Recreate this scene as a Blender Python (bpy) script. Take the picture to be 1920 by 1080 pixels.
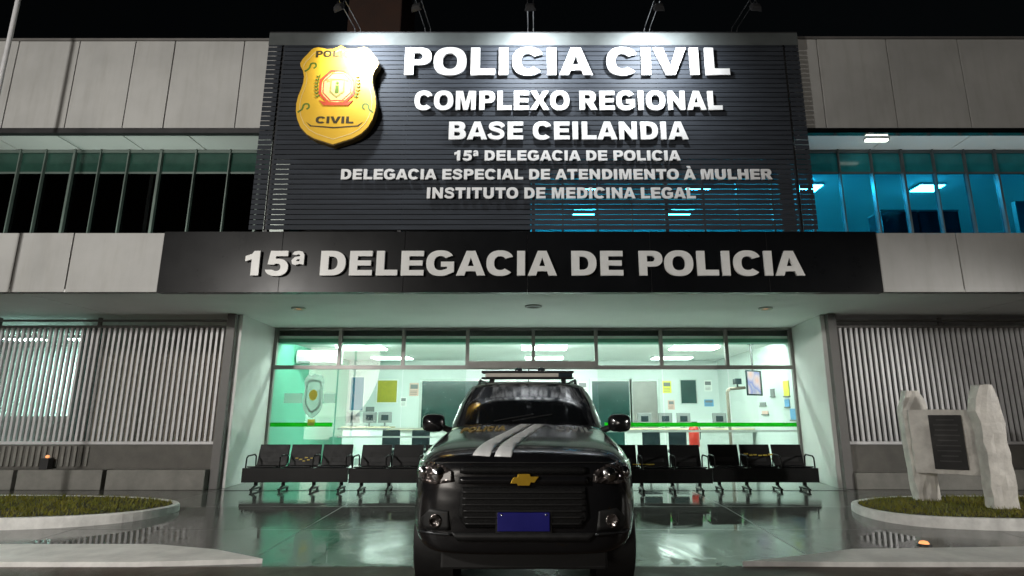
import bpy, bmesh, math, random
from mathutils import Vector, Matrix
from mathutils.bvhtree import BVHTree

random.seed(7)
SC = bpy.context.scene
COL = SC.collection
for o in list(bpy.data.objects):
    bpy.data.objects.remove(o)

# ------------------------------------------------------------------ camera
W, H = 1920.0, 1080.0
FPX, CXPX, PITCH, CAM_Z = 1082.0, 1000.0, math.atan(237 / 1082.0), 1.37
cam_d = bpy.data.cameras.new("camera")
cam = bpy.data.objects.new("camera", cam_d)
COL.objects.link(cam)
cam_d.sensor_width = 36.0
cam_d.lens = 36.0 * FPX / W
cam_d.shift_x = -(CXPX - W / 2) / W
cam_d.clip_start, cam_d.clip_end = 0.05, 2000.0
cam.location = (0, 0, CAM_Z)
cam.rotation_euler = (math.pi / 2 + PITCH, 0, 0)
SC.camera = cam

# ------------------------------------------------------------------ world, key light, exposure
wd = bpy.data.worlds.new("World")
SC.world = wd
wd.use_nodes = True
wn = wd.node_tree
sky = wn.nodes.new("ShaderNodeTexSky")
sky.sky_type = 'NISHITA'
sky.sun_disc = False
sky.sun_elevation = math.radians(1.0)
sky.sun_rotation = math.radians(210)
wn.links.new(sky.outputs[0], wn.nodes["Background"].inputs[0])
wn.nodes["Background"].inputs[1].default_value = 0.0025

SUN_E = 0.38                       # the general glow of the street's lamps behind the viewer
sd = bpy.data.lights.new("sun", 'SUN')
sd.energy, sd.angle, sd.color = SUN_E, math.radians(14), (1.0, 0.93, 0.84)
sun = bpy.data.objects.new("sun", sd)
COL.objects.link(sun)
sun.location = (-20, -40, 5)
sun.rotation_euler = (Vector((4, 10, -0.9))).to_track_quat('-Z', 'Y').to_euler()

SC.view_settings.view_transform = 'Standard'
SC.view_settings.look = 'None'
SC.view_settings.exposure = 0.0
SC.view_settings.gamma = 1.0
SC.cycles.use_denoising = True
SC.cycles.max_bounces = 8
SC.cycles.transparent_max_bounces = 16
SC.cycles.sample_clamp_indirect = 6.0
SC.cycles.caustics_reflective = False
SC.cycles.caustics_refractive = False

# ------------------------------------------------------------------ helpers
def node_mat(name):
    m = bpy.data.materials.new(name)
    m.use_nodes = True
    return m, m.node_tree, m.node_tree.nodes["Principled BSDF"]

def noise(nt, scale, detail=4.0, rough=0.55, vec=None, dist=0.0):
    n = nt.nodes.new("ShaderNodeTexNoise")
    n.inputs["Scale"].default_value = scale
    n.inputs["Detail"].default_value = detail
    n.inputs["Roughness"].default_value = rough
    n.inputs["Distortion"].default_value = dist
    if vec is None:
        tc = nt.nodes.new("ShaderNodeTexCoord")
        vec = tc.outputs["Object"]
    nt.links.new(vec, n.inputs["Vector"])
    return n

def ramp(nt, fac, stops):
    r = nt.nodes.new("ShaderNodeValToRGB")
    cr = r.color_ramp
    while len(cr.elements) < len(stops):
        cr.elements.new(0.5)
    for e, (p, c) in zip(cr.elements, stops):
        e.position = p
        e.color = (c[0], c[1], c[2], 1) if hasattr(c, '__len__') else (c, c, c, 1)
    nt.links.new(fac, r.inputs[0])
    return r

def surf(name, col, rough=0.5, metal=0.0, var=0.12, scale=3.0, bump=0.0, bscale=60.0, coat=0.0, spec=0.5, streak=None):
    """A plain surface whose colour and gloss wander a little, as dirt and wear make them."""
    m, nt, b = node_mat(name)
    tc = nt.nodes.new("ShaderNodeTexCoord")
    vec = tc.outputs["Object"]
    if streak:
        mp = nt.nodes.new("ShaderNodeMapping")
        mp.inputs["Scale"].default_value = streak
        nt.links.new(vec, mp.inputs["Vector"])
        vec = mp.outputs["Vector"]
    n = noise(nt, scale, 6.0, 0.6, vec)
    lo = [c * (1 - var) for c in col]
    hi = [min(1, c * (1 + var)) for c in col]
    r = ramp(nt, n.outputs["Fac"], [(0.3, lo), (0.7, hi)])
    nt.links.new(r.outputs[0], b.inputs["Base Color"])
    rr = ramp(nt, n.outputs["Fac"], [(0.3, max(0.02, rough * 0.85)), (0.7, min(1, rough * 1.15))])
    nt.links.new(rr.outputs[0], b.inputs["Roughness"])
    b.inputs["Metallic"].default_value = metal
    b.inputs["Coat Weight"].default_value = coat
    b.inputs["Coat Roughness"].default_value = 0.09
    b.inputs["Specular IOR Level"].default_value = spec
    if bump:
        n2 = noise(nt, bscale, 5.0)
        bp = nt.nodes.new("ShaderNodeBump")
        bp.inputs["Strength"].default_value = bump
        bp.inputs["Distance"].default_value = 0.02
        nt.links.new(n2.outputs["Fac"], bp.inputs["Height"])
        nt.links.new(bp.outputs[0], b.inputs["Normal"])
    return m

def emit(name, col, strength):
    m, nt, b = node_mat(name)
    b.inputs["Base Color"].default_value = (*[min(1, c) for c in col], 1)
    b.inputs["Emission Color"].default_value = (*col, 1)
    b.inputs["Emission Strength"].default_value = strength
    return m

def pane(name, tint, gloss=0.05, rough=0.01):
    """Thin window glass: it lets tinted light straight through and mirrors a little, more at a slant."""
    m = bpy.data.materials.new(name)
    m.use_nodes = True
    nt = m.node_tree
    nt.nodes.clear()
    out = nt.nodes.new("ShaderNodeOutputMaterial")
    tr = nt.nodes.new("ShaderNodeBsdfTransparent")
    tr.inputs[0].default_value = (*tint, 1)
    gl = nt.nodes.new("ShaderNodeBsdfGlossy")
    gl.inputs["Roughness"].default_value = rough
    lw = nt.nodes.new("ShaderNodeFresnel")
    geo = nt.nodes.new("ShaderNodeNewGeometry")
    ior = nt.nodes.new("ShaderNodeMapRange")          # the sheet is thin: light leaves its far face as it entered the near one
    ior.inputs["To Min"].default_value = 1.45
    ior.inputs["To Max"].default_value = 1 / 1.45
    nt.links.new(geo.outputs["Backfacing"], ior.inputs["Value"])
    nt.links.new(ior.outputs[0], lw.inputs[0])
    mx = nt.nodes.new("ShaderNodeMixShader")
    nt.links.new(lw.outputs[0], mx.inputs[0])
    nt.links.new(tr.outputs[0], mx.inputs[1])
    nt.links.new(gl.outputs[0], mx.inputs[2])
    nt.links.new(mx.outputs[0], out.inputs[0])
    return m

def film(name, col, keep=.45):
    """Printed film on glass: part of the light goes through, the rest glows with the film's colour from either side."""
    m = bpy.data.materials.new(name)
    m.use_nodes = True
    nt = m.node_tree
    nt.nodes.clear()
    out = nt.nodes.new("ShaderNodeOutputMaterial")
    tr = nt.nodes.new("ShaderNodeBsdfTransparent")
    tr.inputs[0].default_value = (*col, 1)
    tl = nt.nodes.new("ShaderNodeBsdfTranslucent")
    tl.inputs[0].default_value = (*col, 1)
    df = nt.nodes.new("ShaderNodeBsdfDiffuse")
    df.inputs[0].default_value = (*col, 1)
    m1 = nt.nodes.new("ShaderNodeMixShader")
    m1.inputs[0].default_value = .4
    m2 = nt.nodes.new("ShaderNodeMixShader")
    m2.inputs[0].default_value = keep
    nt.links.new(tl.outputs[0], m1.inputs[1])
    nt.links.new(df.outputs[0], m1.inputs[2])
    nt.links.new(m1.outputs[0], m2.inputs[1])
    nt.links.new(tr.outputs[0], m2.inputs[2])
    nt.links.new(m2.outputs[0], out.inputs[0])
    return m

class MB:
    def __init__(s):
        s.v, s.f, s.smooth = [], [], []

    def add(s, vs, fs, smooth=False):
        o = len(s.v)
        s.v += [tuple(p) for p in vs]
        for f in fs:
            s.f.append([i + o for i in f])
            s.smooth.append(smooth)
        return s

    def box(s, x0, x1, y0, y1, z0, z1):
        vs = [(x, y, z) for z in (z0, z1) for y in (y0, y1) for x in (x0, x1)]
        return s.add(vs, [(0, 2, 3, 1), (4, 5, 7, 6), (0, 1, 5, 4), (2, 6, 7, 3), (0, 4, 6, 2), (1, 3, 7, 5)])

    def tube(s, p0, p1, r0, r1=None, n=12, cap=True):
        r1 = r0 if r1 is None else r1
        p0, p1 = Vector(p0), Vector(p1)
        q = (p1 - p0).to_track_quat('Z', 'Y')
        vs = []
        for p, r in ((p0, r0), (p1, r1)):
            for k in range(n):
                a = 2 * math.pi * k / n
                vs.append(p + q @ Vector((r * math.cos(a), r * math.sin(a), 0)))
        fs = [(k, (k + 1) % n, n + (k + 1) % n, n + k) for k in range(n)]
        s.add(vs, fs, True)
        if cap:
            s.add(vs, [tuple(reversed(range(n))), tuple(range(n, 2 * n))])
        return s

    def path(s, pts, r, n=10):
        for a, b in zip(pts[:-1], pts[1:]):
            s.tube(a, b, r, n=n)
        return s

    def prism(s, poly, lo, hi, axis='z'):
        """A closed outline (counter-clockwise) pushed from lo to hi along an axis."""
        def P(a, b, t):
            return {'z': (a, b, t), 'y': (a, t, b), 'x': (t, a, b)}[axis]
        n = len(poly)
        vs = [P(a, b, lo) for a, b in poly] + [P(a, b, hi) for a, b in poly]
        fs = [tuple(reversed(range(n))), tuple(range(n, 2 * n))]
        fs += [(k, (k + 1) % n, n + (k + 1) % n, n + k) for k in range(n)]
        return s.add(vs, fs)

    def lathe(s, prof, c=(0, 0, 0), axis='x', n=32, smooth=True):
        """Profile (radius, offset) turned round an axis through c."""
        vs = []
        for r, t in prof:
            for k in range(n):
                a = 2 * math.pi * k / n
                u, w = r * math.cos(a), r * math.sin(a)
                d = {'x': (t, u, w), 'y': (u, t, w), 'z': (u, w, t)}[axis]
                vs.append((c[0] + d[0], c[1] + d[1], c[2] + d[2]))
        m = len(prof)
        fs = []
        for j in range(m - 1):
            for k in range(n):
                fs.append((j * n + k, j * n + (k + 1) % n, (j + 1) * n + (k + 1) % n, (j + 1) * n + k))
        return s.add(vs, fs, smooth)

def wloc(o):
    p = Vector((0, 0, 0))
    while o is not None:
        p += Vector(o.location)
        o = o.parent
    return p

def link_mesh(name, me, mat, parent, bevel=0.0, segs=2, subsurf=0):
    o = bpy.data.objects.new(name, me)
    COL.objects.link(o)
    if mat is not None:
        me.materials.append(mat)
    if parent is not None:
        o.parent = parent
    if bevel:
        md = o.modifiers.new("bevel", 'BEVEL')
        md.width, md.segments, md.limit_method, md.angle_limit = bevel, segs, 'ANGLE', math.radians(40)
    if subsurf:
        md = o.modifiers.new("subsurf", 'SUBSURF')
        md.levels = md.render_levels = subsurf
    return o

def part(name, mb, mat, parent=None, bevel=0.0, segs=2, subsurf=0, fix=True):
    """Links the shapes gathered in mb as ONE mesh object, its origin at its parent (or at its own base when top-level)."""
    if parent is None:
        xs, ys, zs = zip(*mb.v)
        off = Vector(((min(xs) + max(xs)) / 2, (min(ys) + max(ys)) / 2, min(zs)))
    else:
        off = wloc(parent)
    me = bpy.data.meshes.new(name)
    me.from_pydata([tuple(Vector(p) - off) for p in mb.v], [], mb.f)
    me.update()
    if fix:
        bm = bmesh.new()
        bm.from_mesh(me)
        bmesh.ops.recalc_face_normals(bm, faces=bm.faces)
        bm.to_mesh(me)
        bm.free()
    for p, sm in zip(me.polygons, mb.smooth):
        p.use_smooth = sm
    o = link_mesh(name, me, mat, parent, bevel, segs, subsurf)
    if parent is None:
        o.location = off
    return o

def tag(o, label=None, cat=None, group=None, kind=None):
    for k, v in (("label", label), ("category", cat), ("group", group), ("kind", kind)):
        if v:
            o[k] = v
    return o

def thing(name, loc, label, cat, group=None):
    o = bpy.data.objects.new(name, None)
    o.empty_display_size = 0.1
    COL.objects.link(o)
    o.location = loc
    return tag(o, label, cat, group)

def copy_tree(o, parent=None):
    c = o.copy()
    COL.objects.link(c)
    if parent is not None:
        c.parent = parent
        c.matrix_parent_inverse = o.matrix_parent_inverse.copy()
    for ch in list(o.children):
        copy_tree(ch, c)
    return c

# ------------------------------------------------------------------ heavy sans lettering, drawn as outlines
def arc(cx, cy, rx, ry, a0, a1, n=16, e=2.35):
    out = []
    for k in range(n + 1):
        a = math.radians(a0 + (a1 - a0) * k / n)
        c, s = math.cos(a), math.sin(a)
        out.append((cx + rx * math.copysign(abs(c) ** (2 / e), c), cy + ry * math.copysign(abs(s) ** (2 / e), s)))
    return out

def stroke(pts, hw):
    """An outline of half-width hw round a smooth line through pts."""
    P = [Vector(p) for p in pts]
    P = [2 * P[0] - P[1]] + P + [2 * P[-1] - P[-2]]
    line = []
    for i in range(1, len(P) - 2):
        for k in range(6):
            t = k / 6
            a, b, c, d = P[i - 1], P[i], P[i + 1], P[i + 2]
            line.append(0.5 * ((2 * b) + (c - a) * t + (2 * a - 5 * b + 4 * c - d) * t * t + (3 * b - a - 3 * c + d) * t ** 3))
    line.append(P[-2])
    L, R = [], []
    for i, p in enumerate(line):
        d = (line[min(i + 1, len(line) - 1)] - line[max(i - 1, 0)]).normalized()
        n = Vector((-d.y, d.x))
        w = hw * (1.0 + 0.10 * abs(d.y))
        L.append(tuple(p + n * w))
        R.append(tuple(p - n * w))
    return L + R[::-1]

def glyph(ch):
    g = {
        'I': (.50, [[(.1, 0), (.4, 0), (.4, 1), (.1, 1)]]),
        'L': (.93, [[(.1, 0), (.9, 0), (.9, .23), (.4, .23), (.4, 1), (.1, 1)]]),
        'E': (1.0, [[(.1, 0), (.95, 0), (.95, .22), (.4, .22), (.4, .4), (.9, .4), (.9, .61), (.4, .61), (.4, .78), (.94, .78), (.94, 1), (.1, 1)]]),
        'T': (1.0, [[(.35, 0), (.65, 0), (.65, .76), (.97, .76), (.97, 1), (.03, 1), (.03, .76), (.35, .76)]]),
        'H': (1.16, [[(.1, 0), (.4, 0), (.4, .39), (.76, .39), (.76, 0), (1.06, 0), (1.06, 1), (.76, 1), (.76, .64), (.4, .64), (.4, 1), (.1, 1)]]),
        'N': (1.16, [[(.1, 0), (.37, 0), (.37, .56), (.79, 0), (1.06, 0), (1.06, 1), (.79, 1), (.79, .44), (.37, 1), (.1, 1)]]),
        'M': (1.32, [[(.1, 0), (.36, 0), (.36, .72), (.53, 0), (.79, 0), (.96, .72), (.96, 0), (1.22, 0), (1.22, 1), (.83, 1), (.66, .4), (.49, 1), (.1, 1)]]),
        'A': (1.087, [[(0, 0), (.31, 0), (.365, .17), (.722, .17), (.777, 0), (1.087, 0), (.71, 1), (.377, 1)], [(.43, .38), (.543, .73), (.656, .38)]]),
        'V': (1.087, [[(0, 1), (.387, 0), (.7, 0), (1.087, 1), (.767, 1), (.543, .3), (.32, 1)]]),
        'X': (1.087, [[(0, 0), (.34, 0), (.543, .34), (.747, 0), (1.087, 0), (.72, .52), (1.05, 1), (.72, 1), (.543, .7), (.367, 1), (.037, 1), (.367, .52)]]),
        'O': (1.163, [arc(.58, .5, .54, .52, 0, 360, 40)[:-1], arc(.58, .5, .24, .29, 360, 0, 28)[:-1]]),
        'C': (1.087, [arc(.56, .5, .52, .52, 27, 318, 34) + arc(.56, .5, .23, .28, 312, 36, 26)]),
        'G': (1.163, [arc(.57, .5, .53, .52, 33, 300, 34) + [(1.08, .15), (1.08, .56), (.59, .56), (.59, .36), (.82, .36), (.82, .27)] + arc(.57, .5, .24, .29, 296, 42, 26)]),
        'D': (1.087, [[(.1, 0)] + arc(.5, .5, .54, .5, -90, 90, 20) + [(.1, 1)], [(.4, .77)] + arc(.48, .5, .26, .27, 90, -90, 16) + [(.4, .23)]]),
        'P': (1.008, [[(.1, 0), (.4, 0), (.4, .36)] + arc(.6, .68, .38, .32, -90, 90, 18) + [(.1, 1)], [(.4, .8)] + arc(.55, .68, .14, .12, 90, -90, 12) + [(.4, .56)]]),
        'R': (1.12, [[(.1, 0), (.4, 0), (.4, .4), (.46, .4), (.74, 0), (1.1, 0), (.85, .4)] + arc(.64, .69, .38, .31, -40, 90, 16) + [(.1, 1)], [(.4, .8)] + arc(.57, .69, .14, .11, 90, -90, 12) + [(.4, .58)]]),
        'B': (1.087, [[(.1, 0)] + arc(.62, .29, .41, .29, -90, 62, 14) + arc(.62, .74, .36, .26, -50, 90, 14) + [(.1, 1)],
                      [(.4, .81)] + arc(.55, .715, .12, .095, 90, -90, 10) + [(.4, .62)], [(.4, .43)] + arc(.57, .31, .14, .115, 90, -90, 10) + [(.4, .2)]]),
        'S': (1.0, [stroke([(.86, .70), (.80, .80), (.66, .885), (.46, .895), (.26, .84), (.20, .73), (.27, .62), (.45, .555), (.60, .515), (.76, .43), (.82, .30), (.77, .18), (.62, .105), (.40, .10), (.20, .17), (.12, .31)], .103)]),
        'U': (1.163, [[(.1, 1), (.1, .4)] + arc(.58, .4, .48, .42, 180, 360, 20) + [(1.06, 1), (.76, 1), (.76, .4)] + arc(.58, .4, .18, .18, 360, 180, 14) + [(.4, 1)]]),
        '1': (.85, [[(.36, 0), (.66, 0), (.66, 1), (.44, 1), (.35, .87), (.12, .79), (.12, .57), (.36, .66)]]),
        '5': (.95, [[(.12, .45), (.2, 1), (.86, 1), (.86, .78), (.42, .78), (.4, .66)] + arc(.46, .33, .43, .35, 95, -168, 24) + arc(.46, .33, .15, .15, -140, 125, 18) + [(.38, .43)]]),
        'ª': (.60, [[(.08, .47), (.2, .42), (.36, .47), (.52, .43), (.52, .85), (.44, .97), (.3, 1.0), (.14, .97), (.06, .86), (.22, .82), (.3, .87), (.36, .82), (.36, .78), (.16, .74), (.05, .62)], [(.22, .58), (.26, .65), (.36, .67), (.34, .58)]]),
        '.': (.4, [[(.1, 0), (.3, 0), (.3, .2), (.1, .2)]]),
        ' ': (.47, []),
    }
    if ch == 'À':
        w, c = g['A']
        return w, c + [[(.3, 1.3), (.5, 1.08), (.68, 1.08), (.6, 1.3)]]
    return g[ch]

def curve_mesh(name, contours, depth, bevel=0.0):
    """Fills outlines (holes included) and gives them depth; returns plain mesh data in x, y with z as depth."""
    cu = bpy.data.curves.new(name, 'CURVE')
    cu.dimensions, cu.fill_mode = '2D', 'BOTH'
    cu.extrude = depth / 2
    for c in contours:
        sp = cu.splines.new('POLY')
        sp.points.add(len(c) - 1)
        for p, q in zip(sp.points, c):
            p.co = (q[0], q[1], 0, 1)
        sp.use_cyclic_u = True
    tmp = bpy.data.objects.new(name, cu)
    COL.objects.link(tmp)
    dg = bpy.context.evaluated_depsgraph_get()
    dg.update()
    me = bpy.data.meshes.new_from_object(tmp.evaluated_get(dg), depsgraph=dg)
    bpy.data.objects.remove(tmp)
    bpy.data.curves.remove(cu)
    me.name = name
    me.materials.clear()
    return me

def words_outline(s, x0, x1, z0, z1, space=1.0):
    x, out = 0.0, []
    for ch in s:
        w, cs = glyph(ch)
        out += [[(px + x, py) for px, py in c] for c in cs]
        x += w * (space if ch == ' ' else 1.0)
    lo = min(p[0] for c in out for p in c)
    hi = max(p[0] for c in out for p in c)
    k = (x1 - x0) / (hi - lo)
    return [[(x0 + (p[0] - lo) * k, z0 + p[1] * (z1 - z0)) for p in c] for c in out]

def upright(name, contours, y_front, depth, mat, parent):
    """Outlines given in x, z, standing upright and facing the street, front face at y_front."""
    me = curve_mesh(name, contours, depth)
    off = wloc(parent) if parent is not None else Vector((0, 0, 0))
    for v in me.vertices:
        x, y, z = v.co
        v.co = Vector((x, y_front + depth / 2 - z, y)) - off
    me.update()
    return link_mesh(name, me, mat, parent)

# ------------------------------------------------------------------ materials
M = {}
def cladding():
    """Off-white composite panels with faint rain streaks and grime that gathers in blotches."""
    m, nt, b = node_mat('wall_panel_white')
    tc = nt.nodes.new("ShaderNodeTexCoord")
    mp = nt.nodes.new("ShaderNodeMapping")
    mp.inputs["Scale"].default_value = (3, 1, .35)
    nt.links.new(tc.outputs["Object"], mp.inputs["Vector"])
    a = noise(nt, 2.2, 6, .65, mp.outputs["Vector"])
    c = noise(nt, .7, 4, .6, tc.outputs["Object"])
    r1 = ramp(nt, a.outputs["Fac"], [(.22, (.40, .395, .375)), (.5, (.455, .455, .44)), (.8, (.475, .475, .465))])
    r2 = ramp(nt, c.outputs["Fac"], [(.3, .80), (.65, 1.0)])
    mx = nt.nodes.new("ShaderNodeMixRGB")
    mx.blend_type = 'MULTIPLY'
    mx.inputs[0].default_value = 1.0
    nt.links.new(r1.outputs[0], mx.inputs[1])
    nt.links.new(r2.outputs[0], mx.inputs[2])
    nt.links.new(mx.outputs[0], b.inputs["Base Color"])
    b.inputs["Roughness"].default_value = .45
    return m
M['acm'] = cladding()
M['acm_seam'] = surf('seam_dark', (.10, .09, .08), .8)
M['black_panel'] = surf('black_panel', (.005, .0055, .0065), .30, 0, .10, 1.0, spec=.15)
M['letter_white'] = surf('letter_white', (.80, .80, .80), .35, 0, .03, 6)
M['letter_grey'] = surf('letter_brushed', (.74, .74, .72), .40, 0, .05, 8)
M['slat'] = surf('slat_grey', (.036, .041, .050), .65, .0, .25, 2.0, streak=(.6, 4, 8), spec=.12)
M['flashing'] = surf('flashing', (.08, .09, .09), .5, 0, .2, 1.5)
M['dark_steel'] = surf('dark_steel', (.035, .035, .037), .45, .3)
M['soffit'] = surf('soffit_plaster', (.86, .87, .85), .6, 0, .05, .8, .06, 30)
M['plaster'] = surf('porch_wall_plaster', (.74, .75, .73), .5, 0, .05, 1.5, .05, 40)
M['frame'] = surf('frame_metal', (.22, .21, .20), .4, .4, .1)
M['mint_frame'] = surf('mullion_pale', (.45, .50, .47), .4, .2, .1)
M['lobby_white'] = surf('lobby_white', (.58, .63, .615), .6, 0, .04, 1.5)
M['ceiling_white'] = surf('ceiling_white', (.88, .92, .90), .7, 0, .03, 1.5)
M['counter_white'] = surf('counter_white', (.42, .46, .44), .5)
M['lobby_mint'] = surf('lobby_mint', (.085, .31, .215), .55, 0, .08, 1.0)
M['lobby_floor'] = surf('lobby_tile', (.78, .79, .77), .12, 0, .10, 5)
M['teal_dark'] = surf('teal_dark', (.008, .040, .035), .25)
M['glass'] = pane('clear_glass', (.93, .98, .95))
M['glass_blue'] = pane('blue_glass', (.13, .69, .90))
M['glass_dark'] = pane('dark_glass', (.10, .20, .22))
M['glass_green'] = surf('spandrel_green', (.02, .055, .042), .12, 0, .2)
M['glass_teal'] = surf('spandrel_teal', (.012, .14, .16), .12, 0, .2, spec=.25)
M['fence'] = surf('fence_paint', (.60, .60, .61), .35, .1, .08, 6)
M['grey_wall'] = surf('grey_render', (.125, .12, .108), .75, 0, .22, 4, .3, 70)
M['grey_wall_light'] = surf('grey_render_light', (.225, .22, .20), .75, 0, .2, 4, .3, 70)
M['brown_wall'] = surf('brown_wall', (.22, .185, .15), .7, 0, .15, 2)
M['pale_wall'] = surf('pale_wall', (.15, .14, .14), .7, 0, .15, 2)
M['post'] = surf('grey_post', (.16, .155, .15), .6, 0, .1, 3)
M['chair_black'] = surf('chair_black', (.0035, .0038, .004), .45, 0, .2, 8, spec=.22)
M['chair_metal'] = surf('chair_metal', (.06, .063, .066), .3, .7, .15, 8)
M['chair_pad'] = surf('chair_pad', (.009, .0095, .010), .5, 0, .3, 14, spec=.3)
M['tape'] = surf('yellow_tape', (.45, .33, .03), .5, 0, .2, 20)
M['marble'] = surf('marble', (.62, .595, .55), .55, 0, .22, 5, .25, 25)
M['plaque'] = surf('plaque_black', (.008, .0085, .009), .45, 0, spec=.25)
M['plaque_line'] = surf('plaque_line', (.022, .022, .022), .5)
M['kerb'] = surf('kerb_paint', (.72, .715, .69), .6, 0, .18, 6, .25, 50)
M['soil'] = surf('soil', (.045, .04, .02), .9, 0, .4, 9, .5, 40)
M['badge_gold'] = surf('badge_gold', (.78, .46, .035), .38, 0, .05, 3)
M['badge_edge'] = surf('badge_edge', (.12, .075, .01), .5)
M['badge_black'] = surf('badge_black', (.05, .035, .01), .5)
M['badge_olive'] = surf('badge_olive', (.38, .30, .08), .45)
M['badge_red'] = surf('badge_red', (.60, .08, .03), .45)
M['badge_green'] = surf('badge_green', (.12, .20, .02), .45)
M['badge_cream'] = surf('badge_cream', (.80, .60, .22), .45)
M['paint'] = surf('car_black', (.008, .008, .009), .22, 0, .1, 4, coat=.7)
M['trim'] = surf('car_trim', (.012, .012, .012), .5, 0, .2, 20)
M['car_glass'] = surf('car_glass', (.006, .007, .008), .07, 0, .02, 2, coat=0.6)
M['tyre'] = surf('tyre', (.012, .012, .012), .8, 0, .2, 20, .3, 80)
M['rim'] = surf('rim', (.30, .30, .31), .3, .9)
M['stripe'] = surf('stripe_white', (.82, .83, .82), .3, 0, .06, 8)
M['stripe_grey'] = surf('marking_grey', (.26, .26, .25), .35, 0, .08, 8)
M['marking_gold'] = surf('marking_gold', (.40, .27, .06), .35, 0, .1, 8)
M['gold'] = surf('emblem_gold', (.85, .52, .05), .25, .6)
M['plate_blue'] = surf('plate_blue', (.006, .006, .16), .4, 0, .12, 5)
M['chrome'] = surf('chrome', (.6, .6, .6), .15, 1.0)
M['lens_pale'] = surf('light_bar_lens', (.55, .52, .46), .2, 0, .1, 9)
M['desk_beige'] = surf('counter_top', (.55, .46, .33), .4)
M['grey_plastic'] = surf('grey_plastic', (.16, .17, .17), .5)
M['screen_dark'] = surf('screen_dark', (.02, .03, .035), .15)
M['paper'] = surf('paper', (.72, .73, .70), .7)
M['olive'] = surf('notice_olive', (.30, .27, .02), .6, 0, .12, 12)
M['blue_cloth'] = surf('blue_panel', (.02, .14, .24), .6)
M['yellow_paper'] = surf('yellow_paper', (.70, .66, .08), .6)
M['blue_paper'] = surf('blue_paper', (.12, .32, .55), .6)
M['pink_paper'] = surf('pink_paper', (.65, .42, .36), .6)
M['red'] = surf('extinguisher_red', (.45, .03, .02), .35)
M['green_strip'] = film('green_strip', (.06, .66, .07), .45)
M['white_strip'] = film('frosted_strip', (.75, .80, .77), .5)
M['sticker_grey'] = film('sticker_grey', (.74, .80, .77), .62)
M['sticker_dark'] = film('sticker_dark', (.52, .58, .56), .5)
M['sticker_gold'] = film('sticker_gold', (.75, .62, .20), .4)
M['brown_concrete'] = surf('tank_concrete', (.055, .028, .02), .85, 0, .25, 2, .2, 20)
M['lamp_office'] = emit('lamp_office', (.86, 1.0, .94), 22.0)
M['lamp_office_rear'] = emit('lamp_office_rear', (.86, 1.0, .94), 8.0)
M['lamp_cove_fill'] = emit('lamp_cove_fill', (.84, 1.0, .93), 185.0)
M['lamp_side'] = emit('lamp_side', (.66, 1.0, .92), 260.0)
M['lamp_blue_room'] = emit('lamp_blue_room', (.80, .95, 1.0), 150.0)
M['lamp_flood'] = emit('lamp_flood', (.88, .95, 1.0), 8.0)
M['lamp_flood_off'] = surf('flood_lens_off', (.45, .45, .45), .2)
M['lamp_warm'] = emit('lamp_warm', (1.0, .45, .18), 1.2)
M['lamp_and_glow_warm'] = emit('lamp_and_glow_warm', (1.0, .40, .15), 1.0)
M['lamp_linear'] = emit('lamp_linear', (.95, 1.0, .85), 4.0)
M['lamp_street'] = emit('lamp_street', (1.0, .93, .82), 20.0)
M['tv_glow'] = None

def tv_mat():
    m, nt, b = node_mat('tv_picture')
    tc = nt.nodes.new("ShaderNodeTexCoord")
    v = nt.nodes.new("ShaderNodeTexVoronoi")
    v.inputs["Scale"].default_value = 3.0
    nt.links.new(tc.outputs["Object"], v.inputs["Vector"])
    r = ramp(nt, v.outputs["Distance"], [(.0, (.9, .55, .42)), (.35, (.75, .62, .70)), (.6, (.25, .3, .65)), (.9, (.9, .75, .55))])
    nt.links.new(r.outputs[0], b.inputs["Emission Color"])
    b.inputs["Emission Strength"].default_value = 1.1
    b.inputs["Base Color"].default_value = (.02, .02, .02, 1)
    b.inputs["Roughness"].default_value = .2
    return m
M['tv_glow'] = tv_mat()

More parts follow.
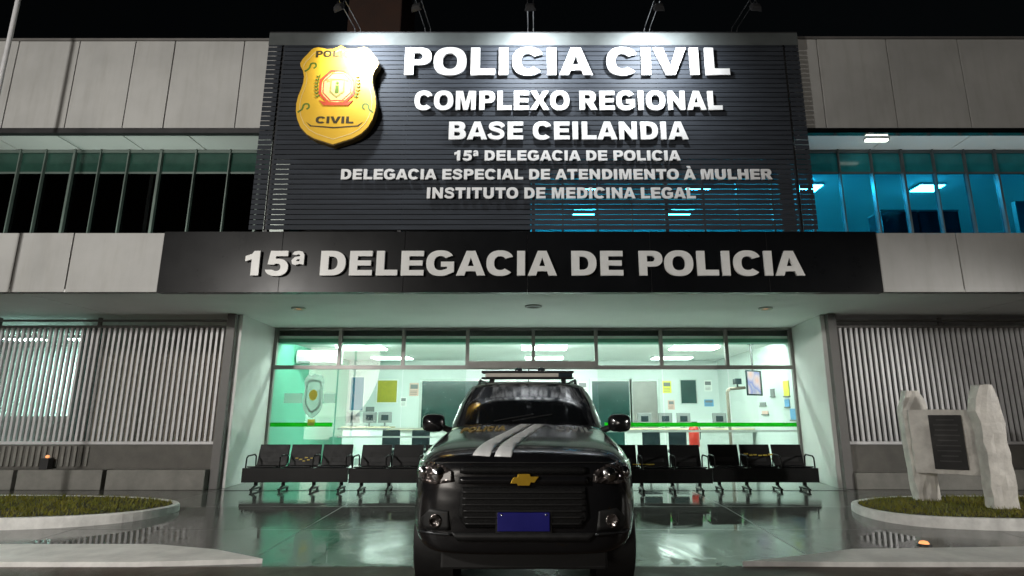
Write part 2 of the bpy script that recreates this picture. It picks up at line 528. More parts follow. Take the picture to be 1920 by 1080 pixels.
def wet_asphalt(name, dry, wet_lo, wet_hi, tint, bump=.12, joints=False):
    """Asphalt after rain: water lies in the hollows and mirrors, the higher stone stays rough."""
    m, nt, b = node_mat(name)
    tc = nt.nodes.new("ShaderNodeTexCoord")
    vec = tc.outputs["Object"]
    big = noise(nt, .75, 6, .6, vec, .8)
    fine = noise(nt, 90, 4, .7, vec)
    mid = noise(nt, 6, 5, .6, vec)
    wet = ramp(nt, big.outputs["Fac"], [(wet_lo, 0), (wet_hi, 1)])
    cr = ramp(nt, mid.outputs["Fac"], [(.3, [c * .75 for c in tint]), (.7, [c * 1.3 for c in tint])])
    nt.links.new(cr.outputs[0], b.inputs["Base Color"])
    rr = nt.nodes.new("ShaderNodeMapRange")
    rr.inputs["To Min"].default_value = .03
    rr.inputs["To Max"].default_value = dry
    nt.links.new(wet.outputs[0], rr.inputs["Value"])
    nt.links.new(rr.outputs[0], b.inputs["Roughness"])
    mul = nt.nodes.new("ShaderNodeMath")
    mul.operation = 'MULTIPLY'
    nt.links.new(fine.outputs["Fac"], mul.inputs[0])
    nt.links.new(wet.outputs[0], mul.inputs[1])
    add = nt.nodes.new("ShaderNodeMath")
    add.operation = 'ADD'
    rip = noise(nt, 2.2, 2, .5, vec)
    rm = nt.nodes.new("ShaderNodeMath")
    rm.operation = 'MULTIPLY'
    rm.inputs[1].default_value = .35
    nt.links.new(rip.outputs["Fac"], rm.inputs[0])
    nt.links.new(mul.outputs[0], add.inputs[0])
    nt.links.new(rm.outputs[0], add.inputs[1])
    bp = nt.nodes.new("ShaderNodeBump")
    bp.inputs["Strength"].default_value = bump
    bp.inputs["Distance"].default_value = .03
    if joints:
        bk = nt.nodes.new("ShaderNodeTexBrick")
        bk.offset = 0.0
        for k_, v_ in (("Scale", 1.0), ("Mortar Size", .007), ("Mortar Smooth", .2), ("Brick Width", 2.9), ("Row Height", 1.55)):
            bk.inputs[k_].default_value = v_
        bk.inputs["Color1"].default_value = (1, 1, 1, 1)
        bk.inputs["Color2"].default_value = (.86, .86, .86, 1)
        bk.inputs["Mortar"].default_value = (.25, .25, .25, 1)
        nt.links.new(vec, bk.inputs["Vector"])
        mj = nt.nodes.new("ShaderNodeMixRGB")
        mj.blend_type = 'MULTIPLY'
        mj.inputs[0].default_value = 1.0
        nt.links.new(cr.outputs[0], mj.inputs[1])
        nt.links.new(bk.outputs["Color"], mj.inputs[2])
        nt.links.new(mj.outputs[0], b.inputs["Base Color"])
        rj = nt.nodes.new("ShaderNodeMath")
        rj.operation = 'MULTIPLY_ADD'
        rj.inputs[1].default_value = .35
        nt.links.new(bk.outputs["Fac"], rj.inputs[0])
        nt.links.new(rr.outputs[0], rj.inputs[2])
        nt.links.new(rj.outputs[0], b.inputs["Roughness"])
    nt.links.new(add.outputs[0], bp.inputs["Height"])
    nt.links.new(bp.outputs[0], b.inputs["Normal"])
    return m
M['ground'] = wet_asphalt('wet_asphalt', .085, .42, .62, (.115, .118, .110), .045, True)
M['road'] = wet_asphalt('road_asphalt', .55, .2, .5, (.052, .034, .021), .3)
M['concrete'] = surf('pale_concrete', (.76, .75, .72), .5, 0, .2, 3, .25, 60)
M['porch_tile'] = surf('porch_tile', (.26, .27, .26), .10, 0, .15, 3)

# ------------------------------------------------------------------ ground
def sheet(name, poly, z, mat, lift=0.0):
    mb = MB()
    if lift:
        mb.prism(poly, z, z + lift)
    else:
        mb.add([(x, y, z) for x, y in poly], [tuple(range(len(poly)))])
    o = part(name, mb, mat, fix=bool(lift))
    return tag(o, kind='structure')
mb = MB()
prof = [(-400, -.10), (6.16, -.10), (9.2, 0), (400, 0)]      # the forecourt falls gently towards the road
mb.add([(x, y, z) for y, z in prof for x in (-400, 400)], [(2 * k, 2 * k + 1, 2 * k + 3, 2 * k + 2) for k in range(3)])
tag(part('ground', mb, M['ground'], fix=False), kind='structure')
sheet('road', [(-120, -9), (120, -9), (120, 6.15), (-120, 6.15)], -.096, M['road'])
sheet('pavement', [(-24, 6.12), (-3.9, 6.13), (-2.73, 6.27), (-3.42, 6.68), (-4.25, 6.94), (-24, 6.96)], -.14, M['concrete'], .09)
sheet('pavement', [(24, 6.86), (5.39, 6.82), (3.45, 6.70), (2.6, 6.34), (2.07, 6.16), (3.2, 6.13), (24, 6.12)], -.14, M['concrete'], .09)
sheet('porch_floor', [(-5.82, 11.15), (5.82, 11.15), (5.82, 13.2), (-5.82, 13.2)], 0.006, M['porch_tile'])

# ------------------------------------------------------------------ the station: one building, its walls, soffits and windows as parts
ST = thing('police_station', (0, 13.3, 0), 'two storey police station with white clad upper wall and glazed entrance', 'building')
FY, UY, WY = 9.31, 9.60, 10.27      # fascia front, upper wall front, upper window plane
SOF = 3.34

def clad(name, x0, x1, y, z0, z1, seams, mat=M['acm'], depth=.12, rows=()):
    """Composite panels on one wall, with open joints; the joint backing is a sub-part."""
    mb = MB()
    xs = [x0] + [s for s in seams if x0 < s < x1] + [x1]
    zs = [z0] + list(rows) + [z1]
    g = .009
    for a, b in zip(xs[:-1], xs[1:]):
        for c, d in zip(zs[:-1], zs[1:]):
            jy = random.uniform(-.004, .004)
            mb.box(a + g, b - g, y + jy, y + .04, c + (g if c != z0 else 0), d - (g if d != z1 else 0))
    o = part(name, mb, mat, ST, bevel=.006)
    part('joint_backing', MB().box(x0, x1, y + .041, y + depth, z0, z1), M['acm_seam'], o)
    return o
clad('upper_wall', -14.5, -4.70, UY, 6.44, 8.22, (-13.2, -12, -10.9, -9.65, -8.51, -7.46, -6.72, -5.42))
clad('upper_wall', 4.70, 14.5, UY, 6.44, 8.26, (5.32, 6.62, 7.96, 9.3, 10.6, 11.9, 13.2))
clad('fascia_wall', -14.5, -6.21, FY, SOF, 4.36, (-12.4, -11.1, -9.9, -8.65, -7.74))
clad('fascia_wall', 5.77, 14.5, FY, SOF, 4.36, (7.12, 8.4, 9.7, 11, 12.3))
part('wall_coping', MB().box(-14.5, -4.9, UY - .02, UY + .5, 8.225, 8.27), M['frame'], ST)
part('wall_coping', MB().box(4.9, 14.5, UY - .02, UY + .5, 8.265, 8.31), M['frame'], ST)
part('lower_trim', MB().box(-14.5, -4.86, UY - .015, UY + .1, 6.34, 6.437), M['dark_steel'], ST)
part('lower_trim', MB().box(4.86, 14.5, UY - .015, UY + .1, 6.34, 6.437), M['chrome'], ST)
part('fascia_ledge', MB().box(-14.5, 14.5, FY + .045, WY - .05, 4.30, 4.345), M['frame'], ST)
# soffit slab over the ground floor, in panels
mb = MB()
xs = [-14.5, -12.2, -10.2, -8.5, 8.6, 10.6, 12.6, 14.5]
for a, b in zip(xs[:-1], xs[1:]):
    mb.box(a + .012, b - .012, FY + .01, 13.30, SOF, SOF + .05)
part('soffit', mb, M['soffit'], ST)
part('floor_slab', MB().box(-14.5, 14.5, FY + .125, 20, SOF + .06, 4.29), M['grey_wall'], ST)
mb = MB()
xs = [-14.5, -12.4, -11.1, -9.9, -8.7, -7.5, -6.3, -4.86]
for a, b in zip(xs[:-1], xs[1:]):
    mb.box(a + .015, b - .015, UY + .105, WY + .02, 6.345, 6.40)
part('upper_soffit', mb, M['soffit'], ST)
mb = MB()
xs = [4.86, 6.5, 8.0, 9.5, 11, 12.5, 14.5]
for a, b in zip(xs[:-1], xs[1:]):
    mb.box(a + .008, b - .008, UY + .105, WY + .02, 6.345, 6.40)
part('upper_soffit', mb, M['soffit'], ST)
part('roof_slab', MB().box(-14.5, 14.5, UY + .13, 20, 6.41, 8.15), M['grey_wall'], ST)
part('dark_backing_wall', MB().box(-4.69, 4.69, UY + .06, UY + .12, 5.88, 8.16), M['black_panel'], ST)
part('outer_wall', MB().box(-14.7, -14.5, FY, 20, 0, 8.2), M['grey_wall'], ST)
part('outer_wall', MB().box(14.5, 14.7, FY, 20, 0, 8.2), M['grey_wall'], ST)
part('rear_wall', MB().box(-14.7, 14.7, 20.0, 20.2, 0, 8.2), M['grey_wall'], ST)

# upper windows
def upper_window(x0, x1, mull, glass, frame_mat, thick):
    f = MB()
    f.box(x0, x1, WY + .03, WY + .07, 5.86, 5.90)
    f.box(x0, x1, WY, WY + .07, 6.28, 6.34)
    for i, x in enumerate(mull):
        w = thick[i % len(thick)]
        f.box(x - w / 2, x + w / 2, WY - .03, WY + .071, 4.35, 6.34)
    fr = part('upper_window', f, frame_mat, ST)
    part('window_pane', MB().box(x0, x1, WY + .03, WY + .036, 4.35, 5.86), glass, fr)
    return fr
M['mullion_left'] = surf('mullion_left', (.11, .14, .125), .4, .2, .1)
M['mullion_right'] = surf('mullion_right', (.07, .085, .09), .4, .2, .1)
wl = upper_window(-14.4, -4.70, (-13.6, -13.0, -12.3, -11.7, -11.0, -10.35, -9.83, -9.34, -8.79, -8.29, -7.75, -7.13, -6.46, -5.81, -5.2), M['glass_dark'], M['mullion_left'], (.022, .02, .042, .016, .022, .045))
part('spandrel', MB().box(-14.4, -4.70, WY + .03, WY + .05, 5.90, 6.28), M['glass_green'], wl)
wr = upper_window(-.05, 14.4, (.55, 1.2, 1.85, 2.5, 3.2, 3.85, 4.5, 5.24, 5.84, 6.46, 7.05, 7.65, 8.25, 8.84, 9.5, 10.1, 10.7, 11.4, 12.0, 12.7, 13.4), M['glass_blue'], M['mullion_right'], (.025, .04, .022))
part('spandrel', MB().box(-.05, 14.4, WY + .03, WY + .05, 5.90, 6.28), M['glass_teal'], wr)
part('blank_wall', MB().box(-4.36, -.05, WY - .02, WY + .06, 4.35, 5.88), M['black_panel'], ST)
part('pilaster', MB().box(-4.98, -4.6, WY - .12, WY + .10, 4.35, 6.33), M['mint_frame'], ST)
part('pilaster', MB().box(4.62, 4.98, WY - .12, WY - .04, 4.35, 6.33), M['post'], ST)
# rooms behind the upper windows
up = part('blue_room', MB().box(-.2, -.05, WY + .07, 15, 4.30, 6.28).box(14.3, 14.45, WY + .07, 15, 4.30, 6.28).box(-.2, 14.45, 15, 15.1, 4.30, 6.28)
          .box(-.2, 14.45, WY + .06, 15, 6.10, 6.18), M['lobby_white'], ST)
part('room_floor', MB().box(-.05, 14.3, WY + .07, 15, 4.295, 4.31), M['grey_wall_light'], up)
part('dark_room', MB().box(-14.45, -.2, 14.0, 14.1, 4.30, 6.28), M['grey_wall'], ST)

# ground floor: porch side walls, entrance glazing
GY = 13.34
part('porch_wall', MB().prism([(-6.12, 11.5), (-5.85, 11.5), (-6.0, GY), (-6.12, GY)], 0, SOF - .002), M['plaster'], ST, bevel=.01)
part('porch_wall', MB().prism([(5.78, 11.5), (6.05, 11.5), (6.12, GY), (6.0, GY)], 0, SOF - .002), M['plaster'], ST, bevel=.01)
part('wall_end_post', MB().box(-6.10, -5.93, 11.36, 11.498, 0, SOF - .005), M['post'], ST, bevel=.008)
part('wall_end_post', MB().box(5.86, 6.03, 11.36, 11.498, 0, SOF - .005), M['post'], ST, bevel=.008)
f = MB()
mull = [-5.96, -4.47, -3.0, -1.52, 0.0, 1.45, 2.95, 4.46, 5.96]
for x in mull:
    f.box(x - .04, x + .04, GY - .05, GY + .05, 2.47, SOF - .004)
f.box(-6.0, 6.0, GY - .045, GY + .045, 2.38, 2.47)
f.box(-6.0, 6.0, GY - .045, GY + .045, SOF - .06, SOF - .003)
f.box(-1.48, 1.41, GY - .12, GY - .052, 2.40, 2.56)       # sliding-door track cover
f.box(-6.0, -5.94, GY - .045, GY + .045, .01, 2.38)
f.box(5.94, 6.0, GY - .045, GY + .045, .01, 2.38)
ef = part('entrance_frame', f, M['frame'], ST, bevel=.004)
for a, b in zip(mull[:-1], mull[1:]):
    part('transom_pane', MB().box(a + .04, b - .04, GY - .003, GY + .003, 2.47, SOF - .06), M['glass'], ef)
for a, b in ((-5.94, -4.49), (-4.46, -3.0), (-2.98, -1.54), (1.47, 2.94), (2.97, 4.45), (4.48, 5.94)):
    part('glass_panel', MB().box(a, b, GY - .005, GY + .005, .02, 2.38), M['glass'], ef)
mb = MB()
part('safety_strip', MB().box(-5.92, -4.52, GY - .012, GY - .006, 1.10, 1.19), M['green_strip'], ef)
part('safety_strip', MB().box(1.6, 5.92, GY - .012, GY - .006, 1.10, 1.19), M['green_strip'], ef)
for z in (.86, 1.04):
    part('frosted_strip', MB().box(-4.4, -1.6, GY - .012, GY - .006, z, z + .035), M['white_strip'], ef)
part('frosted_strip', MB().box(1.6, 5.92, GY - .012, GY - .006, .98, 1.03), M['white_strip'], ef)
# the shield sticker on the left pane
def ring_(cx, cz, rx, rz, n):
    return [(cx + rx * math.cos(math.tau * k / n), cz + rz * math.sin(math.tau * k / n)) for k in range(n)]
half_shield = [(0, 0), (.12, .03), (.30, .10), (.44, .20), (.5, .35), (.48, .5), (.44, .62), (.46, .74), (.5, .82), (.42, .92), (.30, .98), (.14, .96), (0, 1.0)]
shape = half_shield + [(-x, y) for x, y in half_shield[-2:0:-1]]
def decal(k, dz=0):
    return [(-5.0 + x * .46 * k, 1.78 + (y - .5) * 1.0 * k + dz) for x, y in shape]
st = upright('glass_sticker', [decal(1.0)], GY - .012, .003, M['sticker_grey'], ef)
upright('sticker_field', [decal(.78), decal(.66)[::-1]], GY - .016, .003, M['sticker_dark'], st)
upright('sticker_arms', [ring_(-5.0, 1.80, .10, .13, 8)], GY - .016, .003, M['sticker_gold'], st)
part('sticker_band', MB().box(-5.66, -5.24, GY - .012, GY - .007, 1.62, 1.84), M['sticker_grey'], st)
part('sticker_band', MB().box(-4.76, -4.5, GY - .012, GY - .007, 1.62, 1.84), M['sticker_grey'], st)
part('sticker_foot', MB().box(-5.08, -4.92, GY - .013, GY - .007, 1.12, 1.26), M['sticker_gold'], st)
# lobby shell
LB = 19.0
part('lobby_floor', MB().box(-6.1, 6.1, 13.2, LB, 0.0, .012), M['lobby_floor'], ST)
part('lobby_ceiling', MB().box(-6.1, 6.1, GY + .06, LB, 3.10, 3.16), M['ceiling_white'], ST)
part('ceiling_bulkhead', MB().box(-6.0, 6.0, GY + .06, GY + .45, 3.005, 3.097), M['lobby_mint'], ST)
part('lobby_wall', MB().box(-6.25, -6.02, GY, LB, .013, 3.10), M['lobby_mint'], ST)
part('lobby_wall', MB().box(6.02, 6.25, GY, LB, .013, 3.10), M['lobby_white'], ST)
bw = part('lobby_back_wall', MB().box(-6.02, 6.02, LB, LB + .1, .013, 3.10), M['lobby_white'], ST)
for x0, x1 in ((-3.6, -1.35), (1.9, 3.1), (3.2, 4.0)):
    d = part('inner_door', MB().box(x0, x1, LB - .05, LB - .002, .02, 2.42), M['teal_dark'] if x0 < 3.15 else M['frame'], bw, bevel=.005)
    part('door_frame', MB().box(x0 - .08, x0 - .001, LB - .07, LB - .002, .02, 2.5).box(x1 + .001, x1 + .08, LB - .07, LB - .002, .02, 2.5).box(x0, x1, LB - .07, LB - .002, 2.421, 2.5), M['mint_frame'], d)
# ground floor beyond the fences
part('side_wall', MB().box(-9.92, -6.26, 13.3, 13.45, 0, SOF - .002), M['brown_wall'], ST)
part('corner_column', MB().box(-10.38, -9.921, 13.2, 13.45, 0, SOF - .002), M['teal_dark'], ST)
part('side_wall', MB().box(-14.5, -10.381, 13.3, 13.45, 0, 1.25), M['grey_wall'], ST)
sw = part('side_window', MB().box(-14.5, -10.381, 13.3, 13.40, 1.251, 1.33).box(-12.6, -12.5, 13.3, 13.40, 1.331, SOF - .01), M['frame'], ST)
part('window_pane', MB().box(-14.5, -12.6, 13.34, 13.346, 1.331, SOF - .01).box(-12.5, -10.381, 13.34, 13.346, 1.331, SOF - .01), M['glass'], sw)
part('side_room', MB().box(-14.5, -9.95, 16.0, 16.1, 0, 3.3).box(-10.05, -9.95, 13.46, 16, 0, 3.3).box(-14.5, -9.95, 13.46, 16.1, 3.301, 3.335), M['lobby_white'], ST)
part('side_wall', MB().box(6.26, 14.5, 13.3, 13.45, 0, SOF - .002), M['pale_wall'], ST)

# lamps inside and in the soffits
def lamp_panel(loc, sx, sy, mat, label, group, drop=0.0):
    t = thing('ceiling_light', loc, label, 'ceiling light', group)
    part('lamp_housing', MB().box(loc[0] - sx / 2 - .02, loc[0] + sx / 2 + .02, loc[1] - sy / 2 - .02, loc[1] + sy / 2 + .02, loc[2] + .012, loc[2] + .054), M['lobby_white'], t)
    part('diffuser', MB().box(loc[0] - sx / 2, loc[0] + sx / 2, loc[1] - sy / 2, loc[1] + sy / 2, loc[2] - drop, loc[2] + .011), mat, t)
    return t
for i, (x, y) in enumerate(((-4.45, 15.0), (.28, 15.0), (4.17, 15.0), (-4.31, 17.7), (.33, 17.7), (4.23, 17.7))):
    where = ('second transom pane', 'fifth transom pane', 'seventh transom pane')[i % 3]
    lamp_panel((x, y, 3.045), 1.15, .60, M['lamp_office' if i < 3 else 'lamp_office_rear'], 'white lobby lamp behind the %s from the left, %s row' % (where, ('front', 'rear')[i // 3]), 'lobby ceiling lamps', .02)
t = thing('cove_fill_light', (0, GY + .48, 3.03), 'added fill strip hidden behind the mint bulkhead over the lobby entrance', 'strip light')  # unseen strip, added to brighten the lobby and its ceiling
part('lamp_housing', MB().box(-5.8, 5.8, GY + .452, GY + .475, 3.02, 3.097), M['frame'], t)
part('diffuser', MB().box(-5.75, 5.75, GY + .476, GY + .52, 3.03, 3.09), M['lamp_cove_fill'], t)
for x in (-12.9, -11.3):
    lamp_panel((x, 14.6, 3.22), .9, .3, M['lamp_side'], 'white ceiling lamp in the green lit room behind the left fence, ' + ('at the frame edge' if x < -12 else 'by the dark column'), 'side room ceiling lamps')
bl = ['behind the middle of the screen', 'behind the screen\'s right part', 'just right of the slat screen', 'above the dark cabinets upstairs', 'at its right end']
for i, x in enumerate((1.2, 3.5, 5.8, 8.35, 12.0)):
    for y in (11.5, 13.0) if x < 5 else (11.5,):
        lamp_panel((x, y, 6.045), .50, .36, M['lamp_blue_room'], 'cyan white lamp in the blue room, %s%s' % (bl[i], '' if x > 5 else ', near the glass' if y < 12 else ', deeper in'), 'lamps of the blue upper room')
for x, lab in ((-4.44, 'small orange downlight in the porch soffit, left one'), (4.39, 'small orange downlight in the porch soffit, right one')):
    t = thing('downlight', (x, 10.74, SOF), lab, 'downlight', 'porch downlights')
    part('trim_ring', MB().lathe([(.13, 0), (.13, -.03), (.09, -.035), (.085, -.01)], (x, 10.74, SOF), 'z', 24), M['mint_frame'], t)
    part('lens', MB().lathe([(.0005, -.012), (.084, -.012)], (x, 10.74, SOF), 'z', 20), M['lamp_warm'], t)
t = thing('ceiling_hatch', (0, 10.55, SOF), 'dark round vent in the middle of the porch soffit', 'vent')
part('vent_ring', MB().lathe([(.16, 0), (.16, -.02), (.12, -.025), (.11, -.005)], (0, 10.55, SOF), 'z', 24), M['frame'], t)
part('vent_grille', MB().lathe([(.0005, -.008), (.11, -.008)], (0, 10.55, SOF), 'z', 20), M['dark_steel'], t)
t = thing('linear_light', (6.32, UY + .2, 6.34), 'lit strip lamp under the right upper soffit', 'strip light')
part('lamp_housing', MB().box(6.10, 6.54, UY + .15, UY + .25, 6.31, 6.343), M['chrome'], t)
part('diffuser', MB().box(6.12, 6.52, UY + .16, UY + .24, 6.285, 6.309), M['lamp_linear'], t)

# ------------------------------------------------------------------ the slat screen with its lettering
SY = 9.40
SCR = thing('slat_screen_sign', (0, SY, 4.43), 'dark grey louvred screen with rows of white lettering above the entrance', 'sign')
mb = MB()
z, pitch = 4.45, .0925
while z < 8.24:
    for a, b in ((-4.86, -4.615), (-4.575, 4.575), (4.615, 4.86)):
        mb.add([(a, SY, z), (b, SY, z), (a, SY, z + .079), (b, SY, z + .079), (a, SY + .035, z + .079), (b, SY + .035, z + .079), (a, SY + .035, z + .073), (b, SY + .035, z + .073),
                (a, SY + .005, z + .073), (b, SY + .005, z + .073), (a, SY + .005, z), (b, SY + .005, z)],
               [(0, 1, 3, 2), (2, 3, 5, 4), (4, 5, 7, 6), (6, 7, 9, 8), (8, 9, 11, 10), (10, 11, 1, 0), (0, 2, 4, 6, 8, 10), (1, 11, 9, 7, 5, 3)])
    z += pitch
part('slats', mb, M['slat'], SCR, fix=True)
for x in (-4.595, -2.3, 0, 2.3, 4.595):
    part('support_post', MB().box(x - .03, x + .03, SY + .04, SY + .14, 4.36, 8.22), M['dark_steel'], SCR)
part('top_rail', MB().box(-4.86, 4.86, SY - .004, SY + .14, 8.242, 8.27), M['dark_steel'], SCR)
part('top_flashing', MB().box(-4.86, 4.86, SY - .012, SY - .003, 7.99, 8.24), M['flashing'], SCR)
rows = [('POLICIA CIVIL', -2.33, 3.55, 7.35, 7.90, .035), ('COMPLEXO REGIONAL', -2.12, 3.37, 6.66, 7.03, .03), ('BASE CEILANDIA', -1.49, 2.73, 6.09, 6.43, .03),
        ('15ª DELEGACIA DE POLICIA', -1.38, 2.57, 5.69, 5.88, .03), ('DELEGACIA ESPECIAL DE ATENDIMENTO À MULHER', -3.33, 4.14, 5.34, 5.53, .03), ('INSTITUTO DE MEDICINA LEGAL', -1.83, 2.79, 4.99, 5.19, .03)]
for s, a, b, z0, z1, d in rows:
    o = upright('lettering', words_outline(s, a, b, z0, z1, .9), SY - .03 - d, d, M['letter_white'], SCR)
    o['label'] = 'white raised letters reading ' + s
# fascia sign
FS = thing('fascia_sign', (0, FY, SOF), 'long black sign board with large pale letters over the porch', 'sign')
mb = MB()
xs = [-6.20, -4.2, -2.15, -.1, 1.95, 3.9, 5.76]
for a, b in zip(xs[:-1], xs[1:]):
    mb.box(a + .002, b - .002, FY - .03, FY + .12, SOF - .01, 4.375)
part('board', mb, M['black_panel'], FS, bevel=.003)
o = upright('lettering', words_outline('15ª DELEGACIA DE POLICIA', -4.76, 4.47, 3.60, 4.02, .95), FY - .095, .04, M['letter_grey'], FS)
o['label'] = 'pale raised letters reading 15ª DELEGACIA DE POLICIA'

# ------------------------------------------------------------------ the police badge
BX, BZ0, BW, BH = -3.47, 5.92, 1.42, 1.95
half = [(0, 0), (.05, .012), (.12, .03), (.24, .06), (.34, .105), (.42, .17), (.47, .25), (.495, .33), (.5, .40), (.485, .48), (.455, .555), (.437, .62), (.435, .68), (.455, .74), (.49, .785), (.5, .815), (.47, .865), (.42, .91), (.375, .955), (.345, .975), (.29, .985), (.17, .965), (.09, .967), (.04, .985), (0, 1.0)]
def shield(k=1.0, cz=.52):
    pts = half + [(-x, y) for x, y in half[-2:0:-1]]
    return [(BX + x * k * BW, BZ0 + (cz + (y - cz) * k) * BH) for x, y in pts]
BD = thing('police_badge', (BX, SY - .03, BZ0), 'golden shield badge lettered POLICIA CIVIL on the slat screen', 'emblem')
by = SY - .16
upright('badge_rim', [shield(1.0)], by, .13, M['badge_edge'], BD)
face = upright('badge_face', [shield(.985)], by - .02, .019, M['badge_gold'], BD)
ln = upright('groove', [shield(.90), shield(.885)[::-1]], by - .024, .0035, M['badge_cream'], face)
def arched(s, x0, x1, z0, z1, bow):
    out = []
    for c in words_outline(s, x0, x1, z0, z1):
        out.append([(x, z + bow * (1 - ((x - BX) / (.5 * BW)) ** 2)) for x, z in c])
    return out
upright('badge_lettering', arched('POLICIA', BX - .43, BX + .43, 7.60, 7.73, .03), by - .026, .006, M['badge_black'], BD)
upright('badge_lettering', words_outline('CIVIL', BX - .33, BX + .33, 6.33, 6.46), by - .026, .006, M['badge_black'], BD)
def ring(cx, cz, rx, rz, n, k, rot=0):
    o_ = [(cx + rx * math.cos(2 * math.pi * i / n + rot), cz + rz * math.sin(2 * math.pi * i / n + rot)) for i in range(n)]
    i_ = [(cx + rx * k * math.cos(2 * math.pi * i / n + rot), cz + rz * k * math.sin(2 * math.pi * i / n + rot)) for i in range(n)]
    return o_, i_[::-1]
cz = 7.03
cr = upright('crest', list(ring(BX, cz, .345, .375, 8, .87, math.pi / 8)), by - .030, .010, M['badge_red'], BD)
upright('crest_field', [ring(BX, cz, .285, .30, 20, 1)[0]], by - .026, .006, M['badge_cream'], cr)
for sg in (-1, 1):
    lv = []
    for k in range(7):
        zz = cz - .20 + k * .065
        xx = BX + sg * (.33 + .03 * math.sin(k * .5))
        a = math.radians(70 if sg > 0 else 110)
        for f_ in (-1, 1):
            b_ = a + f_ * .7
            lv.append([(xx, zz), (xx + .03 * math.cos(b_ - .5), zz + .03 * math.sin(b_ - .5)), (xx + .062 * math.cos(b_), zz + .062 * math.sin(b_)), (xx + .03 * math.cos(b_ + .5), zz + .03 * math.sin(b_ + .5))])
    upright('crest_laurel', lv, by - .037, .006, M['badge_green'], cr)
upright('crest_line', list(ring(BX, cz, .275, .295, 8, .93, math.pi / 8)), by - .029, .004, M['badge_red'], cr)
upright('crest_shield', [[(BX - .13, cz + .16), (BX - .13, cz - .10), (BX, cz - .21), (BX + .13, cz - .10), (BX + .13, cz + .16)], [(BX + .105, cz + .135), (BX + .105, cz - .085), (BX, cz - .175), (BX - .105, cz - .085), (BX - .105, cz + .135)]], by - .032, .006, M['badge_olive'], cr)
upright('crest_figure', [[(BX - .035, cz - .12), (BX + .035, cz - .12), (BX + .03, cz + .03), (BX - .03, cz + .03)], ring(BX, cz + .075, .028, .03, 10, 1)[0]], by - .032, .006, M['badge_green'], cr)
for sg in (-1, 1):
    upright('crest_star', [[(BX + sg * .17 + (.045 if k % 2 else .02) * math.cos(k * math.pi / 5), cz + .13 + (.045 if k % 2 else .02) * math.sin(k * math.pi / 5)) for k in range(10)]], by - .032, .006, M['badge_olive'], cr)
upright('crest_ribbon', [[(BX - .30, cz - .26), (BX - .22, cz - .36), (BX + .22, cz - .36), (BX + .30, cz - .26), (BX + .18, cz - .30), (BX - .18, cz - .30)]], by - .034, .012, M['badge_red'], cr)
for sx, zz in ((-.5, 7.42), (.5, 7.42), (-.56, 6.62), (.56, 6.62)):
    q = Vector((BX + sx, zz))
    sg = -1 if sx > 0 else 1
    upright('scrollwork', [stroke([(q.x - sg * .10, q.y - .08), (q.x - sg * .03, q.y - .02), (q.x, q.y + .07), (q.x + sg * .07, q.y + .08), (q.x + sg * .09, q.y + .02), (q.x + sg * .05, q.y - .02)], .014)], by - .024, .005, M['badge_green'], BD)
bann = [[(BX - .50, 6.36), (BX - .42, 6.27), (BX, 6.235), (BX + .42, 6.27), (BX + .50, 6.36), (BX + .40, 6.29), (BX, 6.26), (BX - .40, 6.29)]]
upright('banner_line', bann, by - .024, .005, M['badge_black'], BD)

# ------------------------------------------------------------------ flood lamps over the screen
def floodlight(x, lit, label, fx, power, y=8.42, z=8.02):
    t = thing('floodlight', (x, SY, 8.27), label, 'floodlight', 'floodlights on the roof edge')
    part('arm', MB().path([(x - .05, SY + .06, 8.27), (x - .05, SY - .02, 8.34), (x - .05, y + .10, z + .22), (x - .05, y, z + .02)], .009).path([(x + .05, SY + .06, 8.27), (x + .05, SY - .02, 8.34), (x + .05, y + .10, z + .22), (x + .05, y, z + .02)], .008), M['dark_steel'], t)
    d = Vector((fx - x, SY - y, 7.62 - z)).normalized()
    q = d.to_track_quat('Z', 'Y')
    def tr(p):
        return Vector((x, y, z)) + q @ Vector(p)
    h = MB()
    prof = [(-.05, .06), (-.04, .11), (.0, .14), (.03, .15)]
    rings = []
    for t_, w in prof:
        rings.append([tr((sx * w * .62, sy * w * .45, t_)) for sx, sy in ((-1, -1), (1, -1), (1, 1), (-1, 1))])
    vs = [p for r in rings for p in r]
    fs = [(0, 1, 2, 3)]
    for j in range(3):
        fs += [(j * 4 + k, j * 4 + (k + 1) % 4, j * 4 + 4 + (k + 1) % 4, j * 4 + 4 + k) for k in range(4)]
    h.add(vs, fs)
    part('lamp_housing', h, M['dark_steel'], t)
    w = .125
    part('lens', MB().add([tr((sx * w * .62, sy * w * .45, .022)) for sx, sy in ((-1, -1), (1, -1), (1, 1), (-1, 1))], [(0, 1, 2, 3)]), M['lamp_flood'] if lit else M['lamp_flood_off'], t)
    if lit:
        ld = bpy.data.lights.new('flood_beam', 'SPOT')
        ld.energy, ld.spot_size, ld.spot_blend, ld.shadow_soft_size = power, math.radians(142), 1.0, .10
        ld.color = (.92, .97, 1.0)
        lo = bpy.data.objects.new('flood_beam', ld)
        COL.objects.link(lo)
        lo.parent = t
        lo.location = tr((0, 0, .07)) - Vector(t.location)
        lo.rotation_euler = d.to_track_quat('-Z', 'Y').to_euler()
    return t
floodlight(-3.25, True, 'leftmost floodlight on the roof edge, its lamp glowing above the badge', -2.8, 580)
floodlight(-1.95, False, 'dim floodlight on thin arms above the letter P', -1.6, 0)
floodlight(-.05, True, 'lit floodlight above the middle of the word POLICIA', 0.0, 620)
floodlight(2.1, True, 'lit floodlight above the letter C of CIVIL', 2.1, 620)
floodlight(3.72, False, 'unlit rightmost floodlight beyond the last letter of CIVIL', 3.6, 0)

